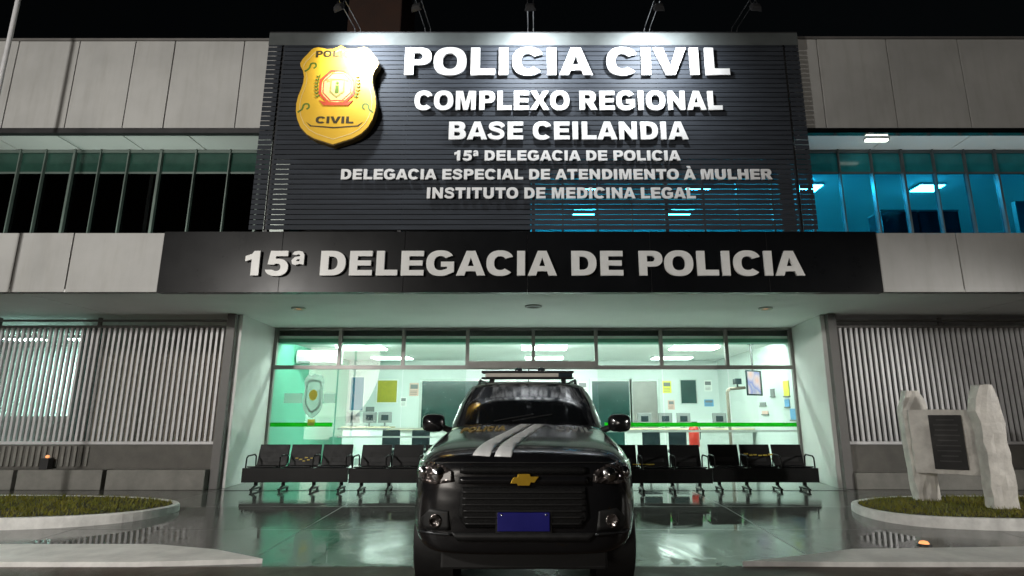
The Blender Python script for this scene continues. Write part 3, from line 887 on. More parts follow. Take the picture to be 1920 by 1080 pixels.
# ------------------------------------------------------------------ fences and low walls
def fence(x0, x1, label, posts):
    t = thing('bar_fence', ((x0 + x1) / 2, 11.6, .8), label, 'fence', 'white bar fences beside the porch')
    mb = MB()
    n = int((x1 - x0) / .108)
    for k in range(n):
        x = x0 + (k + .5) * (x1 - x0) / n
        mb.box(x - .023, x + .023, 11.575, 11.625, .86, 3.08)
    part('bars', mb, M['fence'], t)
    part('rail', MB().box(x0, x1, 11.565, 11.635, .80, .858), M['fence'], t, bevel=.005)
    part('rail', MB().box(x0, x1, 11.57, 11.63, 3.082, 3.13), M['post'], t, bevel=.005)
    part('rail', MB().box(x0, x1, 11.57, 11.63, 3.21, 3.25), M['post'], t, bevel=.005)
    for x in posts:
        part('post', MB().box(x - .03, x + .03, 11.64, 11.70, .80, 3.30), M['post'], t, bevel=.004)
    return t
fence(-14.4, -6.11, 'white vertical bar fence left of the porch, green lit windows behind', (-13.0, -10.9, -8.85, -6.2))
fence(6.04, 14.4, 'white vertical bar fence right of the porch, behind the stone monument', (6.15, 8.3, 10.4, 12.4))
w1 = thing('low_wall', (-10.2, 11.6, 0), 'grey rendered low wall with a stepped ledge under the left fence', 'wall', 'low walls under the fences')
part('wall_body', MB().box(-14.4, -6.11, 11.52, 11.72, 0, .795), M['grey_wall'], w1, bevel=.01)
part('ledge', MB().box(-14.4, -9.68, 11.22, 11.518, 0, .36).box(-9.6, -8.02, 11.22, 11.518, 0, .36).box(-7.94, -6.11, 11.22, 11.518, 0, .36), M['grey_wall_light'], w1, bevel=.012)
mb = MB()
for k in range(50):
    x = -14.2 + k * .115
    mb.box(x - .025, x + .025, 11.49, 11.518, .40, .77)
part('ribs', mb, M['grey_wall_light'], w1)
w2 = thing('low_wall', (10.2, 11.6, 0), 'grey rendered low wall under the right fence, behind the monument', 'wall', 'low walls under the fences')
part('wall_body', MB().box(6.04, 14.4, 11.52, 11.72, 0, .795), M['grey_wall'], w2, bevel=.01)
part('ledge', MB().box(7.3, 14.4, 11.22, 11.518, 0, .36).box(6.04, 7.28, 11.30, 11.518, 0, .30), M['grey_wall_light'], w2, bevel=.012)

# ------------------------------------------------------------------ waiting benches
def make_bench(label):
    t = thing('waiting_bench', (0, 0, 0), label, 'bench', 'black waiting benches in the porch')
    def shell(poly, x0, x1):
        return MB().prism(poly, x0, x1, 'x')
    for k in (-1, 0, 1):
        cx = k * .60
        n = 6
        seat = [(-.24, .435), (-.20, .425), (-.05, .405), (.12, .40), (.20, .42), (.20, .435), (.12, .418), (-.05, .423), (-.20, .445), (-.235, .455)]
        part('seat', shell(seat, cx - .265, cx + .265), M['chair_black'], t, bevel=.006)
        back = [(.19, .42), (.215, .42), (.30, .66), (.335, .80), (.305, .81), (.265, .67)]
        b = part('backrest', shell(back, cx - .28, cx + .28), M['chair_black'], t, bevel=.008)
        part('back_pad', shell([(.212, .50), (.226, .495), (.292, .68), (.277, .70)], cx - .19, cx + .19), M['chair_pad'], b, bevel=.004)
    part('beam', MB().box(-.95, .95, -.06, .09, .29, .395), M['chair_black'], t, bevel=.006)
    part('front_rail', MB().box(-.95, .95, -.225, -.185, .17, .418), M['chair_black'], t, bevel=.006)
    for x in (-.78, -.28, .28, .78):
        part('leg', MB().tube((x, .015, .335), (x, .015, .09), .035).box(x - .025, x + .025, -.18, .24, .03, .055).tube((x, -.16, .03), (x, -.16, 0), .02).tube((x, .22, .03), (x, .22, 0), .02)
             .path([(x, .015, .10), (x, -.14, .05)], .02), M['chair_black'], t)
    for x in (-.30, .30, -.90, .90):
        part('armrest', MB().path([(x, .22, .40), (x, .20, .60), (x, .14, .635), (x, -.14, .625), (x, -.19, .59), (x, -.20, .42)], .014, 8), M['chair_black'], t)
    return t
B0 = make_bench('black three seat bench at the left porch wall, yellow tape on its middle back')
benches = []
spots = [(-4.33, 11.16, .03), (-2.36, 11.05, 0), (2.25, 11.0, 0), (4.22, 11.16, -.03)]
labs = ['black three seat bench at the left porch wall, yellow tape on its middle back', 'black three seat bench partly hidden by the car, on its mirror side at left of the hood',
        'black three seat bench partly hidden by the car, right of its hood', 'black three seat bench at the right porch wall, yellow lettered tape across it']
labs[1] = 'black three seat bench partly hidden behind the car, left of the hood'
for i, (x, y, rz) in enumerate(spots):
    b = B0 if i == 0 else copy_tree(B0)
    b.location = (x, y, 0.006 if y > 11.5 else 0)
    b.rotation_euler = (0, 0, rz)
    b['label'] = labs[i]
    benches.append(b)
def tape(bench, bits):
    mb = MB()
    for x0, x1, z0, z1 in bits:
        y0 = .20 + (z0 - .44) * .34 - .012
        y1 = .20 + (z1 - .44) * .34 - .012
        mb.add([(x0, y0 - .012, z0), (x1, y0 - .012, z0), (x1, y1 - .012, z1), (x0, y1 - .012, z1), (x0, y0, z0), (x1, y0, z0), (x1, y1, z1), (x0, y1, z1)],
               [(0, 1, 2, 3), (7, 6, 5, 4), (0, 4, 5, 1), (1, 5, 6, 2), (2, 6, 7, 3), (3, 7, 4, 0)])
    me = bpy.data.meshes.new('tape')
    me.from_pydata(mb.v, [], mb.f)
    link_mesh('tape', me, M['tape'], bench)
tape(benches[0], [(-.17, -.12, .55, .57), (-.10, -.04, .53, .55), (.0, .06, .56, .58), (.05, .10, .52, .54), (.11, .16, .55, .57), (-.03, .02, .50, .52)])
tape(benches[2], [(-.5, -.46, .46, .50), (-.40, .0, .455, .47)])
tape(benches[3], [(-.22, -.14, .62, .65), (-.12, -.06, .60, .63), (-.04, .02, .61, .63), (.05, .12, .60, .62), (.14, .22, .60, .625), (.24, .34, .61, .64), (.28, .31, .53, .56)])

# ------------------------------------------------------------------ lobby furniture
def counter(x0, x1, y, label):
    t = thing('reception_counter', ((x0 + x1) / 2, y, .012), label, 'counter', 'lobby reception counters')
    part('counter_front', MB().box(x0, x1, y, y + .08, .013, .96), M['counter_white'], t, bevel=.005)
    part('counter_top', MB().box(x0 - .05, x1 + .05, y - .08, y + .45, .962, 1.01), M['desk_beige'], t, bevel=.008)
    for x in (x0 + .02, x1 - .1):
        part('side_panel', MB().box(x, x + .08, y + .082, y + .42, .013, .958), M['lobby_white'], t)
counter(-3.9, -1.9, 16.0, 'white counter with beige top, left of the car in the lobby')
counter(2.5, 5.9, 16.0, 'long white counter with beige top on the right of the lobby')
def monitor(x, y, z, label, mat='grey_plastic'):
    t = thing('monitor', (x, y, z), label, 'monitor', 'monitors on the lobby counters')
    part('stand', MB().box(x - .10, x + .10, y - .06, y + .06, z + .002, z + .02).box(x - .02, x + .02, y - .02, y + .02, z + .02, z + .10), M['grey_plastic'], t)
    part('casing', MB().box(x - .19, x + .19, y - .02, y + .03, z + .10, z + .40), M[mat], t, bevel=.01)
    part('back_panel', MB().box(x - .10, x + .10, y - .035, y - .021, z + .17, z + .32), M['screen_dark'], t, bevel=.005)
def desk(x0, x1, y, label):
    t = thing('office_desk', ((x0 + x1) / 2, y, .012), label, 'desk', 'lobby office desks')
    part('desk_top', MB().box(x0, x1, y - .3, y + .4, 1.0, 1.04), M['desk_beige'], t, bevel=.005)
    part('modesty_panel', MB().box(x0 + .05, x1 - .05, y - .24, y - .21, .20, .998), M['lobby_white'], t)
    for x in (x0 + .02, x1 - .06):
        part('leg', MB().box(x, x + .04, y - .2, y + .35, .013, .998), M['frame'], t)
desk(-5.3, -3.95, 16.6, 'pale desk with three monitors behind the left glass')
for i, x in enumerate((-5.05, -4.58, -4.15)):
    monitor(x, 16.55, 1.04, 'grey monitor on the left lobby desk, %s of three' % ('leftmost', 'middle', 'rightmost')[i])
for i, x in enumerate((3.05, 3.62, 4.12, 5.1)):
    monitor(x, 16.22, 1.01, 'grey monitor on the right lobby counter, %s' % ('first from the car', 'second from the car', 'third from the car', 'beside the metal stand')[i])
def office_chair(x, y, label, rz=0):
    t = thing('office_chair', (x, y, .012), label, 'chair', 'office chairs in the lobby')
    part('base', MB().tube((x, y, .07), (x, y, .44), .03).box(x - .28, x + .28, y - .03, y + .03, .04, .07).box(x - .03, x + .03, y - .28, y - .031, .04, .07).box(x - .03, x + .03, y + .031, y + .28, .04, .07), M['dark_steel'], t)
    part('seat', MB().box(x - .24, x + .24, y - .24, y + .24, .44, .52), M['screen_dark'], t, bevel=.03)
    part('backrest', MB().box(x - .22, x + .22, y - .27, y - .20, .56, 1.0), M['screen_dark'], t, bevel=.03)
office_chair(-3.5, 14.9, 'dark office chair in front of the left counter, nearest its desk end')
office_chair(-2.75, 14.8, 'dark office chair in front of the left counter, nearest the car')
office_chair(2.9, 14.9, 'dark office chair before the right counter, beside the car')
office_chair(3.55, 14.9, 'dark office chair before the right counter, next to the red extinguisher')
t = thing('fire_extinguisher', (4.05, 15.0, .012), 'red fire extinguisher on a stand in front of the right counter', 'fire extinguisher')
part('stand', MB().tube((4.05, 15, .014), (4.05, 15, .55), .03).lathe([(.001, .03), (.16, .03), (.16, .014)], (4.05, 15, 0), 'z', 20), M['grey_plastic'], t)
part('cylinder', MB().lathe([(.001, .56), (.12, .57), (.13, .62), (.13, 1.0), (.09, 1.08), (.03, 1.11), (.03, 1.15)], (4.05, 15, 0), 'z', 24), M['red'], t)
part('valve', MB().box(4.0, 4.14, 14.97, 15.03, 1.152, 1.19).path([(4.14, 15, 1.17), (4.22, 15, 1.0), (4.2, 15, .75)], .012), M['dark_steel'], t)

def wall_sheet(name, x0, x1, y, z0, z1, mat, label, cat, group=None, border=None):
    t = thing(name, ((x0 + x1) / 2, y, z0), label, cat, group)
    part('panel', MB().box(x0, x1, y - .02, y - .006, z0, z1), M[mat], t)
    b = .03
    part('border', MB().box(x0 - b, x1 + b, y - .03, y - .0215, z0 - b, z0).box(x0 - b, x1 + b, y - .03, y - .0215, z1, z1 + b).box(x0 - b, x0, y - .03, y - .0215, z0, z1).box(x1, x1 + b, y - .03, y - .0215, z0, z1), M[border or 'paper'], t)
    return t
wall_sheet('notice_board', -5.05, -4.42, LB, 1.75, 2.45, 'olive', 'olive yellow notice board on the lobby back wall', 'notice board')
wall_sheet('wall_banner', -5.92, -5.50, LB, 1.5, 2.55, 'blue_cloth', 'dark blue banner on the back wall left of the olive board', 'banner')
wall_sheet('framed_picture', 4.78, 5.28, LB, 1.72, 2.46, 'teal_dark', 'dark framed picture on the back wall behind the right counter', 'picture', border='mint_frame')
rnd = random.Random(11)
for k, (x, z, w_, h_, m_, lab) in enumerate(((-4.30, 1.62, .21, .30, 'paper', 'white paper sheet low beside the olive notice board'), (-4.02, 1.95, .30, .42, 'pink_paper', 'pale pink poster between the olive board and the green door'),
        (-5.40, 1.25, .28, .36, 'grey_plastic', 'small grey notice under the dark blue banner'), (1.45, 2.0, .30, .42, 'paper', 'white poster just left of the green door on the right'),
        (4.20, 2.05, .28, .38, 'yellow_paper', 'pale yellow poster by the grey door edge'), (5.55, 2.1, .25, .36, 'paper', 'white sheet right of the dark framed picture'), (5.52, 1.62, .3, .22, 'blue_paper', 'small blue sheet low right of the dark framed picture'),
        (-.9, 2.0, .34, .46, 'paper', 'white poster right of the left green door'), (4.34, 1.52, .22, .3, 'pink_paper', 'small pink sheet left of the dark framed picture'))):
    t = thing('poster', (x, LB, z), lab, 'poster', 'papers on the lobby back wall')
    part('sheet', MB().box(x, x + w_, LB - .008, LB - .002, z, z + h_), M[m_], t)
    part('print', MB().box(x + .03, x + w_ - .03, LB - .011, LB - .0085, z + h_ * .55, z + h_ * .88), M['grey_plastic'], t)
    for q in range(3):
        part('print_line', MB().box(x + .03, x + w_ - .05, LB - .011, LB - .0085, z + h_ * (.12 + .12 * q), z + h_ * (.16 + .12 * q)), M['grey_plastic'], t)
def side_sheet(y0, y1, z0, z1, mat, label, cat):
    t = thing('leaflet', (6.0, (y0 + y1) / 2, z0), label, cat, 'leaflets on the right lobby wall')
    part('sheet', MB().box(6.0, 6.015, y0, y1, z0, z1), M[mat], t)
    part('holder', MB().box(5.985, 6.016, y0 - .02, y1 + .02, z0 - .03, z0 - .002), M['grey_plastic'], t)
for y0, y1, z0, z1, m_, lab in ((13.75, 14.05, 1.80, 2.15, 'yellow_paper', 'yellow leaflet high on the right lobby wall'), (13.80, 14.05, 1.55, 1.72, 'blue_paper', 'small blue leaflet under the yellow one'),
                            (13.5, 13.8, 1.25, 1.5, 'blue_paper', 'pale blue poster low beside the right window edge'), (14.6, 14.85, 1.82, 2.0, 'grey_plastic', 'grey notice on the right lobby wall left of the yellow leaflet'),
                            (15.1, 15.5, 1.38, 1.46, 'pink_paper', 'pink slip of paper on the right lobby wall'), (15.2, 15.6, 1.60, 1.68, 'grey_plastic', 'dark label on the right lobby wall under the screen')):
    side_sheet(y0, y1, z0, z1, m_, lab, 'leaflet')
t = thing('television', (5.45, 14.5, 1.82), 'lit television hanging near the right lobby wall', 'television')
part('casing', MB().prism([(5.22, 14.25), (5.70, 14.55), (5.68, 14.60), (5.20, 14.30)], 1.82, 2.44), M['screen_dark'], t, bevel=.01)
part('screen', MB().prism([(5.245, 14.258), (5.63, 14.50), (5.624, 14.508), (5.238, 14.266)], 1.86, 2.40), M['tv_glow'], t)
part('hanger', MB().tube((5.45, 14.45, 2.44), (5.45, 14.45, 3.10), .025).box(5.38, 5.52, 14.40, 14.50, 3.08, 3.098), M['dark_steel'], t)
t = thing('metal_stand', (4.85, 14.5, .012), 'grey metal post with a bent arm beside the television', 'stand')
part('post', MB().path([(4.80, 14.5, .03), (4.80, 14.5, 1.92), (4.86, 14.5, 1.99), (5.25, 14.5, 2.02)], .04), M['brown_wall'], t)
part('base', MB().lathe([(.001, .03), (.2, .03), (.2, .014)], (4.80, 14.5, 0), 'z', 24), M['frame'], t)
part('camera_head', MB().box(4.98, 5.14, 14.4, 14.58, 2.10, 2.24).tube((5.06, 14.5, 2.02), (5.06, 14.5, 2.10), .02), M['screen_dark'], t, bevel=.01)
t = thing('air_conditioner', (-5.1, 13.9, 2.62), 'white air conditioner high behind the leftmost transom pane', 'air conditioner')
part('casing', MB().prism([(14.6, 2.62), (14.88, 2.62), (14.88, 2.98), (14.6, 2.96), (14.55, 2.80)], -5.98, -4.9, 'x'), M['counter_white'], t, bevel=.02)
part('louvre', MB().box(-5.9, -4.98, 14.545, 14.58, 2.64, 2.68), M['grey_plastic'], t)
# upstairs, behind the blue glass
for i, (x0, x1) in enumerate(((6.95, 7.68), (7.72, 8.5))):
    t = thing('office_cabinet', ((x0 + x1) / 2, 11.1, 4.31), 'black cabinet against the blue upper windows, %s of the pair' % ('left one', 'right one')[i], 'cabinet', 'cabinets upstairs')
    part('carcass', MB().box(x0, x1, 10.95, 11.4, 4.312, 5.34), M['screen_dark'], t, bevel=.008)
    part('top', MB().box(x0 - .005, x1 + .005, 10.94, 11.41, 5.341, 5.37), M['frame'], t)
t = thing('office_partition', (10.4, 10.9, 4.31), 'dark partition at the right end of the upper windows', 'partition')
part('panel', MB().box(9.65, 11.2, 10.9, 10.96, 4.36, 5.50), M['grey_plastic'], t)
part('frame', MB().box(9.61, 9.649, 10.88, 10.98, 4.312, 5.53).box(11.201, 11.24, 10.88, 10.98, 4.312, 5.53).box(9.65, 11.2, 10.88, 10.98, 5.501, 5.53), M['frame'], t)

# ------------------------------------------------------------------ planted islands
def island(outline, label, gl, seed):
    """Grass bed inside a painted concrete kerb; outline counter-clockwise."""
    n = len(outline)
    P = [Vector(p) for p in outline]
    def inset(d):
        out = []
        for i in range(n):
            a, b, c = P[i - 1], P[i], P[(i + 1) % n]
            d1, d2 = (b - a).normalized(), (c - b).normalized()
            m = Vector((-(d1.y + d2.y), d1.x + d2.x))
            m = m.normalized() if m.length > 1e-6 else Vector((-d1.y, d1.x))
            k = max(.5, m.dot(Vector((-d1.y, d1.x))))
            out.append(b + m * (d / k))
        return out
    I = inset(.10)
    mb = MB()
    rings = [[(p.x, p.y, -.10) for p in P], [(p.x, p.y, .078) for p in inset(.005)], [(p.x, p.y, .09) for p in inset(.015)], [(p.x, p.y, .09) for p in inset(.085)], [(p.x, p.y, .0) for p in I]]
    vs = [p for r in rings for p in r]
    fs = []
    for j in range(len(rings) - 1):
        fs += [(j * n + k, j * n + (k + 1) % n, (j + 1) * n + (k + 1) % n, (j + 1) * n + k) for k in range(n)]
    kb = part('kerb', mb.add(vs, fs), M['kerb'])
    tag(kb, label, 'kerb', 'white kerbs round the grass islands')
    tag(sheet('soil', [(p.x, p.y) for p in inset(.095)], .085, M['soil']), kind='structure')
    # blades
    rnd = random.Random(seed)
    xs = [p.x for p in I]
    ys = [p.y for p in I]
    def inside(x, y):
        c = False
        for i in range(n):
            a, b = I[i - 1], I[i]
            if (a.y > y) != (b.y > y) and x < (b.x - a.x) * (y - a.y) / (b.y - a.y) + a.x:
                c = not c
        return c
    g = MB()
    k = 0
    while k < 17000:
        x, y = rnd.uniform(min(xs), max(xs)), rnd.uniform(min(ys), max(ys))
        if not inside(x, y):
            continue
        k += 1
        a = rnd.uniform(0, math.tau)
        h = rnd.uniform(.02, .06)
        w = rnd.uniform(.004, .008)
        dx, dy = w * math.cos(a), w * math.sin(a)
        lx, ly = rnd.uniform(-.04, .04), rnd.uniform(-.04, .04)
        g.add([(x - dx, y - dy, .083), (x + dx, y + dy, .083), (x + lx, y + ly, .090 + h)], [(0, 1, 2)])
    o = part('grass', g, M['grass'], fix=False)
    tag(o, gl, 'grass', kind='stuff')

def grass_mat():
    m, nt, b = node_mat('grass')
    n = noise(nt, 1.6, 5)
    n2 = noise(nt, 45, 2)
    r = ramp(nt, n.outputs["Fac"], [(.3, (.16, .18, .010)), (.55, (.24, .225, .012)), (.75, (.32, .26, .02))])
    mx = nt.nodes.new("ShaderNodeMixRGB")
    mx.blend_type = 'MULTIPLY'
    mx.inputs[0].default_value = .5
    nt.links.new(r.outputs[0], mx.inputs[1])
    nt.links.new(n2.outputs["Fac"], mx.inputs[2])
    nt.links.new(mx.outputs[0], b.inputs["Base Color"])
    b.inputs["Roughness"].default_value = .6
    return m
M['grass'] = grass_mat()
def smooth_loop(pts, k=5):
    n = len(pts)
    out = []
    for i in range(n):
        a, b, c, d = [Vector(pts[(i + j) % n]) for j in (-1, 0, 1, 2)]
        for j in range(k):
            t = j / k
            out.append(tuple(.5 * ((2 * b) + (c - a) * t + (2 * a - 5 * b + 4 * c - d) * t * t + (3 * b - a - 3 * c + d) * t ** 3)))
    return out
island(smooth_loop([(-15, 7.70), (-9, 7.62), (-6.75, 7.70), (-5.7, 7.98), (-5.25, 8.42), (-5.22, 9.02), (-5.9, 9.55), (-7.2, 9.85), (-9.5, 9.95), (-15, 9.95)]), 'white kerb round the long grass island on the left', 'short dry grass on the left island', 1)
island(smooth_loop([(4.62, 8.75), (4.70, 8.20), (5.1, 7.85), (5.9, 7.68), (7.2, 7.62), (12, 7.62), (14, 7.9), (14, 9.6), (12, 9.85), (7.5, 9.85), (5.8, 9.75), (4.9, 9.3)]), 'white kerb round the right grass island with the monument', 'short dry grass on the right island', 2)

# ------------------------------------------------------------------ stone monument
MO = thing('stone_monument', (6.3, 8.9, .085), 'pale marble monument of two rough uprights holding a slab with a black plaque', 'monument')
def rough_slab(name, rows, thick, c, u, mat, seed, parent, rough=.015, cols=5):
    """A hewn upright slab along direction u at c: rows of (left, right, z); its faces are broken, chipped planes."""
    rnd = random.Random(seed)
    u = Vector((u[0], u[1], 0)).normalized()
    nrm = Vector((-u.y, u.x, 0))
    c = Vector((c[0], c[1], 0))
    lev = []
    for (a, b) in zip(rows[:-1], rows[1:]):
        m = max(1, int((b[2] - a[2]) / .13))
        lev += [tuple(a[i] + (b[i] - a[i]) * k / m for i in range(3)) for k in range(m)]
    lev.append(rows[-1])
    mb = MB()
    vs = []
    for l, r, z in lev:
        for k in range(cols + 1):
            for sd in (-1, 1):
                e = (k in (0, cols))
                j = rough if z > .2 else 0
                x = l + (r - l) * k / cols + rnd.uniform(-j, j) * (.9 if e else .5)
                d = sd * thick / 2 * (.86 if e else 1) + rnd.uniform(-j, j)
                vs.append(c + u * x + nrm * d + Vector((0, 0, z + rnd.uniform(-j, j) * .6)))
    def I(r, k, sd):
        return (r * (cols + 1) + k) * 2 + (1 if sd > 0 else 0)
    fs = []
    n = len(lev)
    for r in range(n - 1):
        for k in range(cols):
            fs.append((I(r, k, -1), I(r, k + 1, -1), I(r + 1, k + 1, -1), I(r + 1, k, -1)))
            fs.append((I(r, k + 1, 1), I(r, k, 1), I(r + 1, k, 1), I(r + 1, k + 1, 1)))
        fs.append((I(r, 0, 1), I(r, 0, -1), I(r + 1, 0, -1), I(r + 1, 0, 1)))
        fs.append((I(r, cols, -1), I(r, cols, 1), I(r + 1, cols, 1), I(r + 1, cols, -1)))
    for k in range(cols):
        fs.append((I(0, k, 1), I(0, k + 1, 1), I(0, k + 1, -1), I(0, k, -1)))
        fs.append((I(n - 1, k, -1), I(n - 1, k + 1, -1), I(n - 1, k + 1, 1), I(n - 1, k, 1)))
    mb.add(vs, fs)
    return part(name, mb, mat, parent, bevel=.005)
# uprights face the street; the slab between runs from the far left one to the near right one
rough_slab('upright', [(-.05, .27, .07), (-.09, .26, .7), (-.11, .27, 1.15), (-.12, .28, 1.42), (-.07, .24, 1.58), (-.02, .16, 1.74)], .20, (5.93, 9.35), (1, -.12), M['marble'], 3, MO)
rough_slab('upright', [(-.15, .20, .07), (-.14, .19, .7), (-.15, .18, 1.25), (-.20, .17, 1.42), (-.15, .15, 1.60), (-.08, .09, 1.79)], .22, (6.56, 8.57), (1, -.05), M['marble'], 4, MO)
sl = rough_slab('slab', [(-.46, .40, .50), (-.46, .42, .9), (-.46, .42, 1.44)], .11, (6.25, 9.0), (.90, -.436), M['marble'], 5, MO, rough=.010)
u = Vector((.90, -.436, 0)).normalized()
nr = Vector((-u.y, u.x, 0))
def onslab(a0, a1, z0, z1, d0, d1):
    c = Vector((6.25, 9.0, 0))
    mb = MB()
    vs = []
    for d in (d0, d1):
        for a, z in ((a0, z0), (a1, z0), (a1, z1), (a0, z1)):
            vs.append(c + u * a - nr * d + Vector((0, 0, z)))
    return mb.add(vs, [(0, 1, 2, 3), (7, 6, 5, 4), (0, 4, 5, 1), (1, 5, 6, 2), (2, 6, 7, 3), (3, 7, 4, 0)])

pq = part('plaque', onslab(-.215, .20, .57, 1.36, .068, .086), M['plaque'], sl, bevel=.004)
mb = MB()
for k in range(9):
    z = 1.28 - k * .075
    w = .7 * (.16, .22, .20, .23, .18, .22, .21, .15, .19)[k]
    q = onslab(-.01 - w, -.01 + w, z, z + .018, .0865, .089)
    mb.add(q.v, q.f)
part('engraving', mb, M['plaque_line'], pq)

# ------------------------------------------------------------------ the police car
KS = 1.014
CX, CY = -.075, 4.753
CAR = thing('police_car', (CX, CY + 2.3, -.08), 'black police car with diagonal white hood stripes parked nose out under the porch', 'car')
def cw(p):
    """Car space (x across, y back from the bumper, z up, in metres) to the street."""
    return Vector((CX + p[0] * KS, CY + p[1] * KS, (p[2] + (p[1] - .93) * .026) * KS - .096))

def cpart(name, mb, mat, parent, **k):
    q = MB()
    q.v = [tuple(cw(p)) for p in mb.v]
    q.f, q.smooth = mb.f, mb.smooth
    return part(name, q, mat, parent, **k)

def loft(sections, cap=True):
    """Half sections (x >= 0, listed from the keel up to the crown) mirrored and joined from front to back."""
    bm = bmesh.new()
    rings = []
    for y, prof in sections:
        ring = [(x, y, z) for x, z in prof] + [(-x, y, z) for x, z in prof[-2:0:-1]]
        rings.append([bm.verts.new(p) for p in ring])
    n = len(rings[0])
    for a, b in zip(rings[:-1], rings[1:]):
        for k in range(n):
            bm.faces.new((a[k], a[(k + 1) % n], b[(k + 1) % n], b[k]))
    if cap:
        bm.faces.new(rings[0])
        bm.faces.new(rings[-1][::-1])
    bmesh.ops.recalc_face_normals(bm, faces=bm.faces)
    return bm

def sec(y, w, zb, zs, zt, crown=.02):
    return (y, [(0, zb), (w * .55, zb), (w * .86, zb + .015), (w * .965, zb + .10), (w, zb + (zs - zb) * .42), (w, zb + (zs - zb) * .72), (w * .975, zs - .03),
                (w * .93, zs + (zt - zs) * .45), (w * .80, zt - .012), (w * .60, zt + .012), (w * .30, zt + .012 + crown * .6), (0, zt + .012 + crown)])
secs = [sec(.02, .62, .46, .93, 1.06), sec(.06, .76, .42, .99, 1.115), sec(.13, .84, .40, 1.03, 1.16), sec(.30, .90, .38, 1.065, 1.195), sec(.50, .93, .37, 1.085, 1.215), sec(.75, .945, .37, 1.10, 1.235),
        sec(1.05, .95, .33, 1.115, 1.255), sec(1.35, .95, .30, 1.13, 1.285), sec(1.60, .95, .28, 1.14, 1.305), sec(2.0, .95, .28, 1.15, 1.29), sec(2.8, .95, .28, 1.15, 1.28), sec(3.6, .95, .29, 1.15, 1.28),
        sec(4.2, .945, .31, 1.15, 1.27), sec(4.6, .92, .36, 1.14, 1.25), sec(4.80, .87, .42, 1.11, 1.20), sec(4.88, .78, .50, 1.06, 1.12)]
bm = loft(secs)
# rounder than the coarse loft: two rounds of smoothing subdivision, then the wheel arches are cut out
me = bpy.data.meshes.new('body')
bm.to_mesh(me)
bm.free()
tmp = bpy.data.objects.new('body', me)
COL.objects.link(tmp)
tmp.modifiers.new('s', 'SUBSURF').levels = 2
cutters = []
for y in (.93, 3.775):
    for sx in (-1, 1):
        c = MB().tube((sx * .62, y, .395), (sx * 1.2, y, .395), .45, n=40)
        cme = bpy.data.meshes.new('cut')
        cme.from_pydata(c.v, [], c.f)
        cb = bmesh.new()
        cb.from_mesh(cme)
        bmesh.ops.remove_doubles(cb, verts=cb.verts, dist=1e-5)
        bmesh.ops.recalc_face_normals(cb, faces=cb.faces)
        cb.to_mesh(cme)
        cb.free()
        co = bpy.data.objects.new('cut', cme)
        COL.objects.link(co)
        md = tmp.modifiers.new('b', 'BOOLEAN')
        md.object, md.operation, md.solver = co, 'DIFFERENCE', 'EXACT'
        cutters.append(co)
dg = bpy.context.evaluated_depsgraph_get()
dg.update()
bme = bpy.data.meshes.new_from_object(tmp.evaluated_get(dg), depsgraph=dg)
bme.name = 'body'
for o_ in cutters + [tmp]:
    bpy.data.objects.remove(o_)
bmb = MB()
bmb.v = [tuple(v.co) for v in bme.vertices]
bmb.f = [list(p.vertices) for p in bme.polygons]
bmb.smooth = [True] * len(bmb.f)
BVH = BVHTree.FromPolygons(bmb.v, bmb.f)
body = cpart('body', bmb, M['paint'], CAR)
md = body.modifiers.new('split', 'EDGE_SPLIT')
md.split_angle = math.radians(38)

def patch(poly, off, axis='y', step=.03, thick=.0):
    """A panel that follows the bodywork: an outline seen from the front (x, z) or from above (x, y), laid on the body."""
    xs = [p[0] for p in poly]
    zs = [p[1] for p in poly]
    n = len(poly)
    bm = bmesh.new()
    f = bm.faces.new([bm.verts.new((p[0], p[1], 0)) for p in poly])
    for lo, hi, ax in ((min(xs), max(xs), 0), (min(zs), max(zs), 1)):
        m = max(1, int((hi - lo) / step))
        for k in range(1, m):
            co = [0, 0, 0]
            no = [0, 0, 0]
            co[ax] = lo + (hi - lo) * k / m
            no[ax] = 1
            bmesh.ops.bisect_plane(bm, geom=bm.verts[:] + bm.edges[:] + bm.faces[:], plane_co=co, plane_no=no)
    mb = MB()
    bm.verts.index_update()
    vs = []
    for v in bm.verts:
        a, b = v.co.x, v.co.y
        if axis == 'y':
            hit = BVH.ray_cast(Vector((a, -2, b)), Vector((0, 1, 0)))
            nn = hit[1] if hit[0] else Vector((0, -1, 0))
            p = hit[0] or Vector((a, .5, b))
        else:
            hit = BVH.ray_cast(Vector((a, b, 3)), Vector((0, 0, -1)))
            nn = hit[1] if hit[0] else Vector((0, 0, 1))
            p = hit[0] or Vector((a, b, 1.1))
        vs.append(p + nn * off)
    mb.add(vs, [[v.index for v in f.verts] for f in bm.faces], True)
    bm.free()
    return mb
def cpatch(name, poly, off, mat, parent, axis='y', thick=.012, **k):
    o = cpart(name, patch(poly, off, axis, **k), mat, parent, fix=True)
    md = o.modifiers.new('thick', 'SOLIDIFY')
    md.thickness, md.offset = thick, 0
    return o

def mirror_poly(p):
    return [(-x, z) for x, z in p][::-1]

